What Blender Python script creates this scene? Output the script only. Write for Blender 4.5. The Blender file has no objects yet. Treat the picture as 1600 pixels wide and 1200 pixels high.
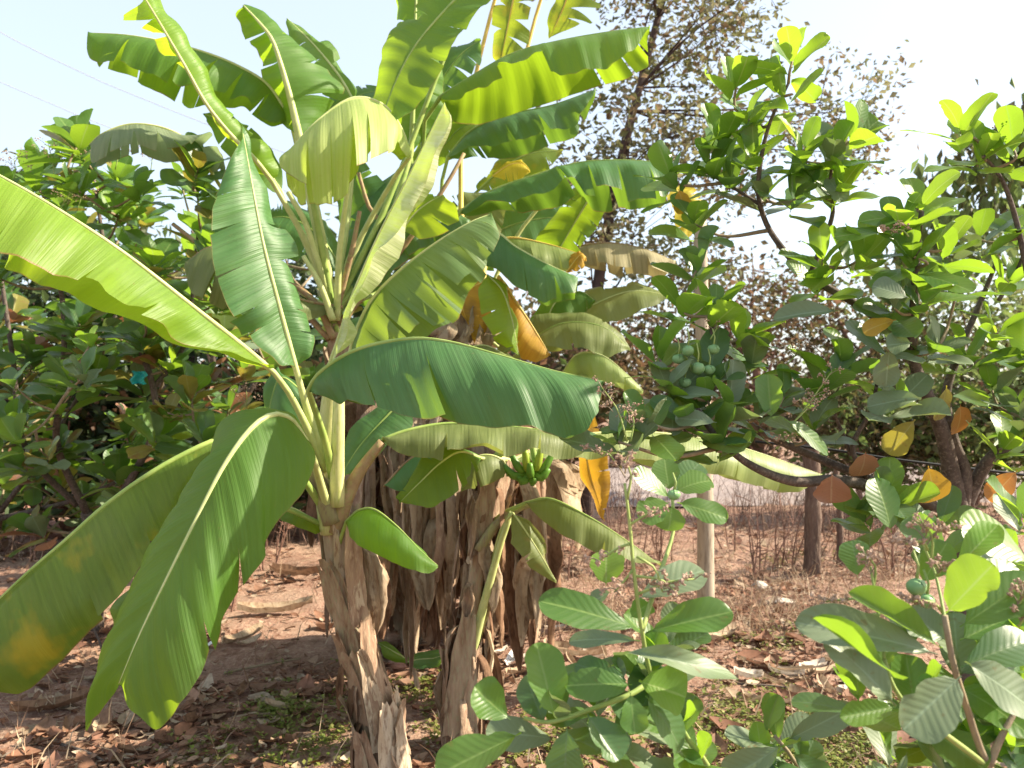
import bpy, math, random
from mathutils import Vector, Matrix, noise
rnd = random.Random(11)
SC = bpy.context.scene
COL = SC.collection

# ------------------------------------------------------------------ camera
FPX = 1256.0
PITCH = math.atan(20 / FPX)
CAMZ = 1.5
cam = bpy.data.cameras.new("camera")
cam.sensor_width = 36.0
cam.lens = 36.0 * FPX / 1600.0
cam.clip_start = 0.05
cam.clip_end = 3000
cam.dof.use_dof = True
cam.dof.focus_distance = 2.3
cam.dof.aperture_fstop = 4.8
camo = bpy.data.objects.new("camera", cam)
camo.location = (0, 0, CAMZ)
camo.rotation_euler = (math.radians(90) + PITCH, 0, 0)
COL.objects.link(camo)
SC.camera = camo

# ------------------------------------------------------------------ light
SUN_AZ = math.radians(84)      # to the right of the view direction
SUN_EL = math.radians(36)
sd = Vector((math.sin(SUN_AZ) * math.cos(SUN_EL), math.cos(SUN_AZ) * math.cos(SUN_EL), math.sin(SUN_EL)))
w = bpy.data.worlds.new("World")
SC.world = w
w.use_nodes = True
nt = w.node_tree
nt.nodes.clear()
sky = nt.nodes.new("ShaderNodeTexSky")
sky.sky_type = 'NISHITA'
sky.sun_disc = False
sky.sun_elevation = SUN_EL
sky.sun_rotation = SUN_AZ
sky.air_density = 1.0
sky.dust_density = 2.0
sky.ozone_density = 1.0
bg = nt.nodes.new("ShaderNodeBackground")
bg.inputs[1].default_value = 0.098
wo = nt.nodes.new("ShaderNodeOutputWorld")
hz = nt.nodes.new("ShaderNodeMix")       # thin even white haze over the whole sky
hz.data_type = 'RGBA'
hz.inputs[0].default_value = 0.35
hz.inputs[7].default_value = (6.8, 7.3, 7.6, 1)
nt.links.new(sky.outputs[0], hz.inputs[6])
nt.links.new(hz.outputs[2], bg.inputs[0])
nt.links.new(bg.outputs[0], wo.inputs[0])
sun = bpy.data.lights.new("sun", 'SUN')
sun.energy = 5.0
sun.angle = math.radians(0.6)
sun.color = (1.0, 0.89, 0.70)
suno = bpy.data.objects.new("sun", sun)
suno.rotation_euler = sd.to_track_quat('Z', 'Y').to_euler()
suno.location = sd * 30
COL.objects.link(suno)
SC.view_settings.view_transform = 'Standard'
SC.view_settings.look = 'None'
SC.view_settings.gamma = 1.0
SC.view_settings.exposure = 1.36
SC.cycles.max_bounces = 8
SC.cycles.transmission_bounces = 6
SC.cycles.use_denoising = True

# ------------------------------------------------------------------ helpers
CP, SP = math.cos(PITCH), math.sin(PITCH)

def P(x, y, d):
    """place measured in the photograph, at d metres from the lens -> world point"""
    X = (x - 800) / FPX * d
    U = -(y - 600) / FPX * d
    return Vector((X, d * CP - U * SP, CAMZ + d * SP + U * CP))

def G(x, y):
    a, b = P(x, y, 1.0), Vector((0, 0, CAMZ))
    v = a - b
    k = CAMZ / -v.z
    p = b + v * k
    p.z = gz(p.x, p.y)
    return p

def gz(x, y):
    v = Vector((x * .5, y * .5, 3.0))
    return 0.10 * noise.noise(v) + 0.035 * noise.noise(v * 4.1) 

def cr(pts, n, close=False):
    """Catmull-Rom through vectors, resampled to n points by arc length"""
    pts = [Vector(p) for p in pts]
    if len(pts) == 2:
        return [pts[0].lerp(pts[1], i / (n - 1)) for i in range(n)]
    q = [pts[0] * 2 - pts[1]] + pts + [pts[-1] * 2 - pts[-2]]
    out = []
    for i in range(1, len(q) - 2):
        p0, p1, p2, p3 = q[i - 1:i + 3]
        for k in range(12):
            t = k / 12
            out.append(0.5 * ((2 * p1) + (p2 - p0) * t + (2 * p0 - 5 * p1 + 4 * p2 - p3) * t * t + (3 * p1 - p0 - 3 * p2 + p3) * t ** 3))
    out.append(pts[-1])
    return lin(out, n)

def lin(pts, n):
    pts = [Vector(p) for p in pts]
    L = [0.0]
    for a, b in zip(pts, pts[1:]):
        L.append(L[-1] + (b - a).length)
    T = L[-1] or 1e-6
    out, j = [], 0
    for i in range(n):
        s = T * i / (n - 1)
        while j < len(L) - 2 and L[j + 1] < s:
            j += 1
        f = (s - L[j]) / max(1e-9, L[j + 1] - L[j])
        out.append(pts[j].lerp(pts[j + 1], min(1, max(0, f))))
    return out

def smooth(pts, it=2):
    for _ in range(it):
        pts = [pts[0]] + [(a + b * 2 + c) / 4 for a, b, c in zip(pts, pts[1:], pts[2:])] + [pts[-1]]
    return pts

ORG = {}
def empty(name, loc, label, cat, group=None):
    o = bpy.data.objects.new(name, None)
    o.empty_display_size = 0.1
    o.location = loc
    COL.objects.link(o)
    o["label"] = label
    o["category"] = cat
    if group:
        o["group"] = group
    ORG[o.name] = Vector(loc)
    return o

def org(p):
    return ORG.get(p.name, Vector((0, 0, 0))) if p else Vector((0, 0, 0))

def mesh(name, V, Fc, mat, parent=None, uv=None, smoothf=True, merge=False, cols=None, mats=None):
    o0 = org(parent)
    me = bpy.data.meshes.new(name)
    me.from_pydata([tuple(Vector(v) - o0) for v in V], [], Fc)
    if uv:
        ul = me.uv_layers.new(name="UVMap")
        vi = [0] * len(me.loops)
        me.loops.foreach_get("vertex_index", vi)
        flat = []
        for i in vi:
            flat.extend(uv[i])
        ul.data.foreach_set("uv", flat)
    if cols:
        ca = me.color_attributes.new("tone", 'FLOAT_COLOR', 'POINT')
        flat = []
        for c in cols:
            flat.extend((c[0], c[1], c[2], 1))
        ca.data.foreach_set("color", flat)
    if merge:
        import bmesh
        bm = bmesh.new()
        bm.from_mesh(me)
        bmesh.ops.remove_doubles(bm, verts=bm.verts, dist=2e-5)
        bm.to_mesh(me)
        bm.free()
    me.materials.append(mat)
    if smoothf:
        me.polygons.foreach_set("use_smooth", [True] * len(me.polygons))
    me.update()
    o = bpy.data.objects.new(name, me)
    COL.objects.link(o)
    if parent:
        o.parent = parent
        ORG[o.name] = o0          # child mesh sits at its parent's origin
    return o

def tag(o, label, cat, group=None, kind=None):
    o["label"] = label
    o["category"] = cat
    if group:
        o["group"] = group
    if kind:
        o["kind"] = kind
    return o

def tube_geo(pts, rad, sides=8, V=None, Fc=None, UV=None, cap=True, rough=0.0, seed=0):
    V = [] if V is None else V
    Fc = [] if Fc is None else Fc
    UV = [] if UV is None else UV
    n = len(pts)
    t0 = (pts[1] - pts[0]).normalized()
    ref = Vector((1, 0, 0)) if abs(t0.x) < .8 else Vector((0, 1, 0))
    u = t0.cross(ref).normalized()
    base = len(V)
    L = 0
    for i in range(n):
        a, b = pts[max(0, i - 1)], pts[min(n - 1, i + 1)]
        t = (b - a).normalized()
        u = (u - t * u.dot(t)).normalized()
        v = t.cross(u)
        if i:
            L += (pts[i] - pts[i - 1]).length
        r = rad(i / (n - 1)) if callable(rad) else rad[0] + (rad[1] - rad[0]) * i / (n - 1)
        for k in range(sides):
            a2 = 2 * math.pi * k / sides
            rr = r
            if rough:
                rr *= 1 + rough * noise.noise(Vector((math.cos(a2) * 1.7 + seed, math.sin(a2) * 1.7, L * 3.0))) + rough * .6 * noise.noise(Vector((math.cos(a2) * 6 + seed, math.sin(a2) * 6, L * 8)))
            V.append(pts[i] + (u * math.cos(a2) + v * math.sin(a2)) * rr)
            UV.append((k / sides, L))
    for i in range(n - 1):
        for k in range(sides):
            k2 = (k + 1) % sides
            Fc.append((base + i * sides + k, base + i * sides + k2, base + (i + 1) * sides + k2, base + (i + 1) * sides + k))
    if cap:
        Fc.append(tuple(base + k for k in reversed(range(sides))))
        Fc.append(tuple(base + (n - 1) * sides + k for k in range(sides)))
    return V, Fc, UV

def tube(name, pts, rad, mat, parent=None, sides=8, n=None, rough=0.0, seed=0):
    p = cr(pts, n or max(6, 4 * len(pts)))
    V, Fc, UV = tube_geo(p, rad, sides, rough=rough, seed=seed)
    return mesh(name, V, Fc, mat, parent, uv=UV)

# ------------------------------------------------------------------ materials
def nodes(name):
    m = bpy.data.materials.new(name)
    m.use_nodes = True
    t = m.node_tree
    t.nodes.clear()
    out = t.nodes.new("ShaderNodeOutputMaterial")
    return m, t, out

def N(t, typ, **kw):
    n = t.nodes.new(typ)
    for k, v in kw.items():
        if k.startswith("i_"):
            n.inputs[int(k[2:])].default_value = v
        else:
            setattr(n, k, v)
    return n

def math_n(t, op, a, b=None, c=None, clamp=False):
    n = t.nodes.new("ShaderNodeMath")
    n.operation = op
    n.use_clamp = clamp
    for i, v in enumerate((a, b, c)):
        if v is None:
            continue
        if isinstance(v, (int, float)):
            n.inputs[i].default_value = v
        else:
            t.links.new(v, n.inputs[i])
    return n.outputs[0]

def mixc(t, fac, a, b, blend='MIX'):
    n = t.nodes.new("ShaderNodeMix")
    n.data_type = 'RGBA'
    n.blend_type = blend
    for idx, v in ((0, fac), (6, a), (7, b)):
        if isinstance(v, (int, float)):
            n.inputs[idx].default_value = v
        elif isinstance(v, tuple):
            n.inputs[idx].default_value = (*v, 1)
        else:
            t.links.new(v, n.inputs[idx])
    return n.outputs[2]

def noise_n(t, vec, scale, detail=3.0, rough=.55):
    n = t.nodes.new("ShaderNodeTexNoise")
    n.inputs["Scale"].default_value = scale
    n.inputs["Detail"].default_value = detail
    n.inputs["Roughness"].default_value = rough
    if vec is not None:
        t.links.new(vec, n.inputs["Vector"])
    return n.outputs["Fac"]

def ramp(t, fac, lo, hi):
    n = t.nodes.new("ShaderNodeMapRange")
    n.inputs[1].default_value = lo
    n.inputs[2].default_value = hi
    t.links.new(fac, n.inputs[0])
    return n.outputs[0]

def leaf_out(t, out, colour, tcol, trans, rough, bump=None, bstr=.2, bdist=.01, spec=.4):
    b = t.nodes.new("ShaderNodeBsdfPrincipled")
    t.links.new(colour, b.inputs["Base Color"])
    b.inputs["Roughness"].default_value = rough
    b.inputs["Specular IOR Level"].default_value = spec
    tr = t.nodes.new("ShaderNodeBsdfTranslucent")
    t.links.new(tcol, tr.inputs[0])
    if bump is not None:
        bn = t.nodes.new("ShaderNodeBump")
        bn.inputs["Strength"].default_value = bstr
        bn.inputs["Distance"].default_value = bdist
        t.links.new(bump, bn.inputs["Height"])
        t.links.new(bn.outputs[0], b.inputs["Normal"])
    mx = t.nodes.new("ShaderNodeMixShader")
    mx.inputs[0].default_value = trans
    t.links.new(b.outputs[0], mx.inputs[1])
    t.links.new(tr.outputs[0], mx.inputs[2])
    t.links.new(mx.outputs[0], out.inputs[0])

def m_banana(name, c1, c2, tc, trans=.42, rough=.54, edge=(.30, .20, .06), spot=None, spot_amt=(.62, .72), spec=.32):
    m, t, out = nodes(name)
    uv = N(t, "ShaderNodeUVMap")
    sp = N(t, "ShaderNodeSeparateXYZ")
    t.links.new(uv.outputs[0], sp.inputs[0])
    u, v = sp.outputs[0], sp.outputs[1]
    cmb = N(t, "ShaderNodeCombineXYZ")
    t.links.new(math_n(t, 'MULTIPLY', u, 95.0), cmb.inputs[0])
    t.links.new(math_n(t, 'MULTIPLY', v, 1.4), cmb.inputs[1])
    stripe = noise_n(t, cmb.outputs[0], 1.0, 3.0, .6)
    cmb2 = N(t, "ShaderNodeCombineXYZ")
    t.links.new(math_n(t, 'MULTIPLY', u, 9.0), cmb2.inputs[0])
    t.links.new(math_n(t, 'MULTIPLY', v, 1.2), cmb2.inputs[1])
    broad = noise_n(t, cmb2.outputs[0], 1.0, 3.0)
    geo = N(t, "ShaderNodeNewGeometry")
    blot = noise_n(t, geo.outputs["Position"], 6.0, 4.0)
    fac = math_n(t, 'ADD', math_n(t, 'MULTIPLY', ramp(t, stripe, .38, .62), .55), math_n(t, 'MULTIPLY', ramp(t, broad, .3, .7), .45), clamp=True)
    col = mixc(t, fac, tuple(x * .76 for x in c1), tuple(x * 1.2 for x in c2))
    tcl = mixc(t, fac, tc, tuple(x * .66 for x in tc))
    if spot:
        sf = ramp(t, math_n(t, 'ADD', math_n(t, 'MULTIPLY', blot, .7), math_n(t, 'MULTIPLY', broad, .3)), *spot_amt)
        col = mixc(t, sf, col, spot)
        tcl = mixc(t, sf, tcl, spot)
    # dry brown margin
    av = math_n(t, 'ABSOLUTE', math_n(t, 'SUBTRACT', v, .5))
    ef = ramp(t, math_n(t, 'ADD', av, math_n(t, 'MULTIPLY', blot, .045)), .515, .526)
    col = mixc(t, ef, col, edge)
    tcl = mixc(t, ef, tcl, edge)
    # small scars and dust
    sc_ = ramp(t, noise_n(t, geo.outputs["Position"], 55.0, 3.0, .7), .66, .74)
    col = mixc(t, math_n(t, 'MULTIPLY', sc_, .55), col, (.20, .14, .06))
    du = ramp(t, noise_n(t, geo.outputs["Position"], 3.5, 5.0, .65), .45, .75)
    col = mixc(t, math_n(t, 'MULTIPLY', du, .12), col, (.34, .33, .22))
    # pale band along the midrib
    rf = ramp(t, av, .022, .008)
    col = mixc(t, rf, col, tuple(min(1, x * 1.5 + .05) for x in c2))
    wave = math_n(t, 'SINE', math_n(t, 'MULTIPLY', u, 420.0))
    wave2 = math_n(t, 'SINE', math_n(t, 'MULTIPLY', u, 1010.0))
    h = math_n(t, 'ADD', math_n(t, 'MULTIPLY', stripe, 1.5), math_n(t, 'ADD', math_n(t, 'MULTIPLY', wave, .12), math_n(t, 'MULTIPLY', wave2, .07)))
    leaf_out(t, out, col, tcl, trans, rough, h, .32, .004, spec)
    return m

def m_cashew(name, c1, c2, tc, trans=.36, rough=.36, vein=(.22, .34, .09), spot=None, spec=.45):
    m, t, out = nodes(name)
    uv = N(t, "ShaderNodeUVMap")
    sp = N(t, "ShaderNodeSeparateXYZ")
    t.links.new(uv.outputs[0], sp.inputs[0])
    u, v = sp.outputs[0], sp.outputs[1]
    av = math_n(t, 'ABSOLUTE', v)
    ph = math_n(t, 'SUBTRACT', math_n(t, 'MULTIPLY', u, 10.0), math_n(t, 'MULTIPLY', av, 2.1))
    fr = math_n(t, 'ABSOLUTE', math_n(t, 'SUBTRACT', math_n(t, 'FRACT', ph), .5))
    vn = math_n(t, 'MULTIPLY', ramp(t, fr, .42, .49), math_n(t, 'SUBTRACT', 1.0, math_n(t, 'MULTIPLY', av, .65)))
    mid = ramp(t, av, .075, .03)
    vf = math_n(t, 'MAXIMUM', math_n(t, 'MULTIPLY', vn, .32), math_n(t, 'MULTIPLY', mid, .9))
    oi = N(t, "ShaderNodeObjectInfo")
    geo = N(t, "ShaderNodeNewGeometry")
    nz = noise_n(t, geo.outputs["Position"], 22.0, 3.0)
    fac = math_n(t, 'ADD', math_n(t, 'MULTIPLY', oi.outputs["Random"], .75), math_n(t, 'MULTIPLY', nz, .3), clamp=True)
    col = mixc(t, fac, c1, c2)
    tcl = mixc(t, fac, tuple(x * .7 for x in tc), tc)
    if spot:
        sf = ramp(t, noise_n(t, geo.outputs["Position"], 14.0, 4.0), .55, .68)
        col = mixc(t, sf, col, spot)
        tcl = mixc(t, sf, tcl, spot)
    col = mixc(t, vf, col, vein)
    tcl = mixc(t, math_n(t, 'MULTIPLY', vf, .5), tcl, vein)
    du = ramp(t, noise_n(t, geo.outputs["Position"], 9.0, 4.0, .65), .42, .75)
    col = mixc(t, math_n(t, 'MULTIPLY', du, .1), col, (.32, .31, .22))
    br = ramp(t, noise_n(t, geo.outputs["Position"], 60.0, 2.0), .66, .74)
    col = mixc(t, math_n(t, 'MULTIPLY', br, .6), col, (.16, .10, .04))
    h = math_n(t, 'ADD', math_n(t, 'MULTIPLY', vf, -1.0), math_n(t, 'MULTIPLY', math_n(t, 'COSINE', math_n(t, 'MULTIPLY', ph, 6.2832)), .45))
    leaf_out(t, out, col, tcl, trans, rough, h, .14, .003, spec)
    return m

def m_plain(name, c1, c2, scale=8.0, rough=.8, bump=.4, bdist=.01, stretch=(1, 1, 1), c3=None, spec=.25, lo=.35, hi=.65, use_uv=False, trans=0.0):
    m, t, out = nodes(name)
    if use_uv:
        src = N(t, "ShaderNodeUVMap").outputs[0]
    else:
        src = N(t, "ShaderNodeNewGeometry").outputs["Position"]
    mp = N(t, "ShaderNodeMapping")
    mp.inputs["Scale"].default_value = stretch
    t.links.new(src, mp.inputs[0])
    n1 = noise_n(t, mp.outputs[0], scale, 5.0, .62)
    n2 = noise_n(t, mp.outputs[0], scale * 3.7, 4.0, .6)
    col = mixc(t, ramp(t, n1, lo, hi), c1, c2)
    if c3:
        col = mixc(t, ramp(t, n2, .5, .68), col, c3)
    h = math_n(t, 'ADD', n1, math_n(t, 'MULTIPLY', n2, .6))
    if trans:
        leaf_out(t, out, col, col, trans, rough, h, bump, bdist, spec)
        return m
    b = N(t, "ShaderNodeBsdfPrincipled")
    b.inputs["Roughness"].default_value = rough
    b.inputs["Specular IOR Level"].default_value = spec
    t.links.new(col, b.inputs["Base Color"])
    bn = N(t, "ShaderNodeBump")
    bn.inputs["Strength"].default_value = bump
    bn.inputs["Distance"].default_value = bdist
    t.links.new(h, bn.inputs["Height"])
    t.links.new(bn.outputs[0], b.inputs["Normal"])
    t.links.new(b.outputs[0], out.inputs[0])
    return m

def m_tone(name, rough=.75, trans=.25, spec=.25):
    """colour comes from each piece's own tone"""
    m, t, out = nodes(name)
    a = N(t, "ShaderNodeAttribute")
    a.attribute_name = "tone"
    geo = N(t, "ShaderNodeNewGeometry")
    nz = noise_n(t, geo.outputs["Position"], 40.0, 3.0)
    col = mixc(t, math_n(t, 'MULTIPLY', ramp(t, nz, .3, .75), .45), a.outputs[0], (.05, .035, .02))
    leaf_out(t, out, col, col, trans, rough, nz, .3, .004, spec)
    return m

M = {}
M['ban'] = m_banana('banana_leaf_green', (.060, .150, .026), (.095, .205, .036), (.46, .68, .025), trans=.48)
M['ban_dark'] = m_banana('banana_leaf_deep_green', (.045, .135, .038), (.072, .180, .052), (.30, .52, .04), trans=.34, rough=.48, spec=.42)
M['ban_young'] = m_banana('banana_leaf_young', (.13, .27, .03), (.19, .33, .04), (.60, .80, .03), trans=.55, rough=.42)
M['ban_pale'] = m_banana('banana_leaf_pale', (.20, .29, .09), (.30, .36, .14), (.55, .66, .16), trans=.42, rough=.45)
M['ban_sun_cream'] = m_banana('banana_leaf_sun_cream', (.36, .46, .13), (.48, .56, .20), (.66, .86, .05), trans=.46, rough=.5)  # cream base colour puts sunlight into a leaf the sun misses
M['ban_olive'] = m_banana('banana_leaf_olive', (.12, .17, .05), (.18, .22, .075), (.42, .48, .09), trans=.38, rough=.5, spot=(.30, .24, .08))
M['ban_yel'] = m_banana('banana_leaf_yellowing', (.08, .165, .03), (.15, .23, .035), (.50, .62, .03), trans=.45, rough=.45, spot=(.42, .36, .03), spot_amt=(.55, .66))
M['ban_gold'] = m_banana('banana_leaf_gold', (.50, .27, .03), (.60, .38, .04), (.68, .38, .03), trans=.42, rough=.55, spot=(.30, .18, .07), spot_amt=(.50, .66))
M['ban_dry'] = m_banana('banana_leaf_drying', (.27, .25, .13), (.36, .31, .17), (.40, .34, .14), trans=.3, rough=.6, spot=(.30, .20, .09))
M['ban_sun_white'] = m_banana('banana_leaf_sun_whitened', (.50, .54, .30), (.62, .64, .42), (.62, .84, .06), trans=.42, rough=.5)  # whitened base colour stands in for direct sun on the half unrolled leaf
M['ban_bright'] = m_banana('banana_leaf_bright_yellow', (.48, .42, .03), (.62, .50, .04), (.78, .62, .03), trans=.45, rough=.5, spot=(.34, .20, .06))
M['ban_mid'] = m_banana('banana_leaf_mid_green', (.07, .155, .045), (.16, .25, .09), (.44, .62, .06), trans=.40, rough=.5)
M['ban_grey'] = m_banana('banana_leaf_grey_green', (.20, .27, .16), (.28, .34, .20), (.40, .52, .22), trans=.42, rough=.5)
M['rib'] = m_plain('midrib_pale', (.40, .46, .16), (.52, .55, .24), 14, .42, .15, .003, (1, 1, 1))
M['rib_green'] = m_plain('midrib_green', (.22, .33, .07), (.34, .42, .12), 12, .42, .15, .003)
M['rib_brown'] = m_plain('petiole_brown', (.24, .15, .08), (.36, .25, .14), 16, .6, .25, .004, c3=(.30, .28, .11))
M['rib_gold'] = m_plain('midrib_gold', (.62, .42, .08), (.68, .50, .14), 12, .5, .15, .003)
M['stem_new'] = m_plain('banana_stem_fresh', (.46, .47, .20), (.58, .55, .28), 9, .42, .2, .004, (3, 3, .5), c3=(.38, .42, .12))
M['stem_purple'] = m_plain('banana_stem_purple', (.24, .20, .11), (.30, .29, .13), 9, .5, .3, .004, (3, 3, .5), c3=(.20, .13, .10))
M['trunk'] = m_plain('banana_trunk_fibrous', (.24, .155, .10), (.42, .32, .225), 11, .85, .6, .008, (3, 3, .5), c3=(.33, .30, .19))
M['sheath'] = m_plain('dry_sheath_tan', (.42, .31, .21), (.58, .47, .35), 9, .8, .7, .01, (2.5, 2.5, .6), c3=(.24, .14, .09), trans=.12)
M['sheath_brown'] = m_plain('dry_sheath_brown', (.25, .15, .10), (.40, .28, .19), 9, .8, .7, .01, (2.5, 2.5, .6), c3=(.45, .33, .23), trans=.12)
M['dead'] = m_plain('dead_leaf_brown', (.16, .085, .05), (.30, .18, .11), 7, .85, .8, .012, (1.5, 1.5, .7), c3=(.12, .065, .04), trans=.2)
M['dead_tan'] = m_plain('dead_leaf_tan', (.36, .26, .17), (.52, .41, .29), 7, .85, .7, .012, (1.5, 1.5, .7), c3=(.25, .16, .10), trans=.2)
M['dead_pale'] = m_plain('dead_leaf_bleached', (.52, .44, .36), (.66, .59, .51), 9, .85, .6, .01, c3=(.40, .31, .23), trans=.15)
M['fruit'] = m_plain('banana_fruit_green', (.07, .17, .02), (.13, .26, .03), 10, .4, .1, .003)
M['fruit_yel'] = m_plain('banana_fruit_ripening', (.20, .30, .03), (.28, .36, .04), 10, .4, .1, .003)
M['cash'] = m_cashew('cashew_leaf_green', (.056, .140, .030), (.095, .200, .042), (.38, .62, .035), trans=.44)
M['cash_young'] = m_cashew('cashew_leaf_young', (.11, .235, .035), (.17, .30, .045), (.46, .70, .04), trans=.46, vein=(.34, .46, .14))
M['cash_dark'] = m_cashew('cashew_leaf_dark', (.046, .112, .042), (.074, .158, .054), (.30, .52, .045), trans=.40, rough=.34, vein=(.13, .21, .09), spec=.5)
M['cash_grey'] = m_cashew('cashew_leaf_greygreen', (.13, .185, .10), (.175, .23, .125), (.28, .40, .10), trans=.26, rough=.48, vein=(.24, .32, .19))
M['cash_gold'] = m_cashew('cashew_leaf_gold', (.46, .27, .04), (.52, .33, .04), (.62, .36, .03), trans=.4, vein=(.58, .44, .12), spot=(.34, .20, .05))
M['cash_orange'] = m_cashew('cashew_leaf_orange', (.38, .17, .05), (.44, .21, .055), (.58, .24, .04), trans=.36, vein=(.52, .34, .12), spot=(.30, .20, .06))
M['cash_olive'] = m_cashew('cashew_leaf_olive', (.19, .19, .045), (.25, .23, .055), (.46, .40, .05), trans=.34, vein=(.34, .32, .11), spot=(.26, .15, .05))
M['cash_pink'] = m_cashew('cashew_leaf_dull_red', (.27, .12, .07), (.33, .16, .09), (.42, .16, .07), trans=.25, vein=(.40, .24, .14))
M['bark'] = m_plain('cashew_bark', (.065, .05, .042), (.13, .10, .085), 26, .85, .6, .006, c3=(.18, .145, .12))
M['twig'] = m_plain('cashew_twig', (.20, .15, .10), (.30, .24, .15), 30, .75, .4, .004)
M['shoot'] = m_plain('cashew_shoot_green', (.22, .30, .08), (.32, .38, .12), 24, .55, .2, .003)
M['floret'] = m_plain('dry_floret', (.34, .22, .15), (.50, .36, .27), 60, .8, .4, .003, c3=(.24, .15, .10))
M['nut'] = m_plain('cashew_nut_green', (.16, .30, .12), (.22, .36, .16), 25, .4, .1, .003)
M['bark_dark'] = m_plain('tree_bark_dark', (.045, .03, .026), (.09, .06, .05), 9, .9, .8, .02)
M['bark_red'] = m_plain('dry_stem_redbrown', (.17, .09, .065), (.27, .16, .12), 15, .9, .5, .01)
M['pole'] = m_plain('pole_pale', (.34, .28, .21), (.46, .39, .30), 6, .75, .4, .006, (2, 2, .35), c3=(.24, .19, .14))
M['post'] = m_plain('post_weathered', (.085, .055, .042), (.16, .105, .08), 10, .9, .9, .02, (2, 2, .4), c3=(.22, .16, .12))
M['black'] = m_plain('black_cable', (.012, .012, .013), (.02, .02, .02), 20, .5, .1, .002)
M['grey'] = m_plain('wire_grey', (.42, .44, .46), (.48, .49, .50), 20, .5, .1, .002)
M['stone'] = m_plain('stone_pale', (.42, .35, .28), (.58, .51, .43), 12, .85, .6, .01)
M['stone_red'] = m_plain('laterite_red', (.34, .16, .11), (.46, .27, .21), 12, .9, .8, .02)
M['plastic'] = m_plain('white_scrap', (.74, .72, .70), (.80, .78, .76), 10, .5, .2, .004)
M['teal'] = m_plain('teal_scrap', (.02, .36, .36), (.05, .46, .45), 14, .3, .2, .004)
M['tone'] = m_tone('leaf_litter')
M['tone_live'] = m_tone('live_small_leaves', .5, .45, .3)
M['road'] = m_plain('road_dusty', (.26, .215, .205), (.33, .27, .25), 3, .9, .3, .01)

# ground: red earth with paler dusty patches and dry litter stains
mg, t, out = nodes('red_earth')
geo = N(t, "ShaderNodeNewGeometry")
pos = geo.outputs["Position"]
n1 = noise_n(t, pos, 1.1, 5.0, .6)
n2 = noise_n(t, pos, 9.0, 6.0, .65)
n3 = noise_n(t, pos, 48.0, 5.0, .7)
c = mixc(t, ramp(t, n2, .35, .66), (.20, .105, .072), (.345, .21, .155))
c = mixc(t, ramp(t, n1, .45, .70), c, (.37, .25, .18))
c = mixc(t, ramp(t, n3, .50, .70), c, (.44, .32, .24))
c = mixc(t, math_n(t, 'MULTIPLY', ramp(t, n3, .42, .30), .7), c, (.085, .045, .03))
b = N(t, "ShaderNodeBsdfPrincipled")
b.inputs["Roughness"].default_value = .95
b.inputs["Specular IOR Level"].default_value = .15
t.links.new(c, b.inputs["Base Color"])
bn = N(t, "ShaderNodeBump")
bn.inputs["Strength"].default_value = .9
bn.inputs["Distance"].default_value = .03
t.links.new(math_n(t, 'ADD', n2, math_n(t, 'MULTIPLY', n3, .5)), bn.inputs["Height"])
t.links.new(bn.outputs[0], b.inputs["Normal"])
t.links.new(b.outputs[0], out.inputs[0])
M['ground'] = mg

# ------------------------------------------------------------------ ground and road
def axis(lo, hi, step, far, g=1.18):
    a = []
    x = lo
    while x <= hi:
        a.append(x)
        x += step
    s = step
    while a[-1] < far:
        s *= g
        a.append(a[-1] + s)
    s = step
    pre = [a[0]]
    while pre[-1] > -far:
        s *= g
        pre.append(pre[-1] - s)
    return list(reversed(pre[1:])) + a
xs = axis(-3.6, 4.2, .065, 900)
ys = axis(1.2, 8.5, .065, 900)
V, Fc = [], []
for yy in ys:
    for xx in xs:
        z = gz(xx, yy)
        if abs(xx) < 8 and 0 < yy < 14:
            z += .022 * noise.noise(Vector((xx * 6, yy * 6, 9))) + .012 * noise.noise(Vector((xx * 15, yy * 15, 4)))
        r = math.hypot(xx, yy)
        if r > 25:
            z *= max(0, 1 - (r - 25) / 30)
        V.append((xx, yy, z))
nx = len(xs)
for j in range(len(ys) - 1):
    for i in range(nx - 1):
        Fc.append((j * nx + i, j * nx + i + 1, (j + 1) * nx + i + 1, (j + 1) * nx + i))
o = mesh('ground', V, Fc, M['ground'])
o["kind"] = "structure"
V, Fc = [], []
for i in range(81):
    xx = -60 + i * 1.5
    for k, yo in enumerate((0, .5, 2.2, 3.6, 4.1)):
        V.append((xx, 11.0 + yo + xx * .05, .14 + (.06 if 0 < k < 4 else -.15)))
for i in range(80):
    for k in range(4):
        a = i * 5 + k
        Fc.append((a, a + 5, a + 6, a + 1))
o = mesh('road', V, Fc, M['road'])
o["kind"] = "structure"

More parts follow.
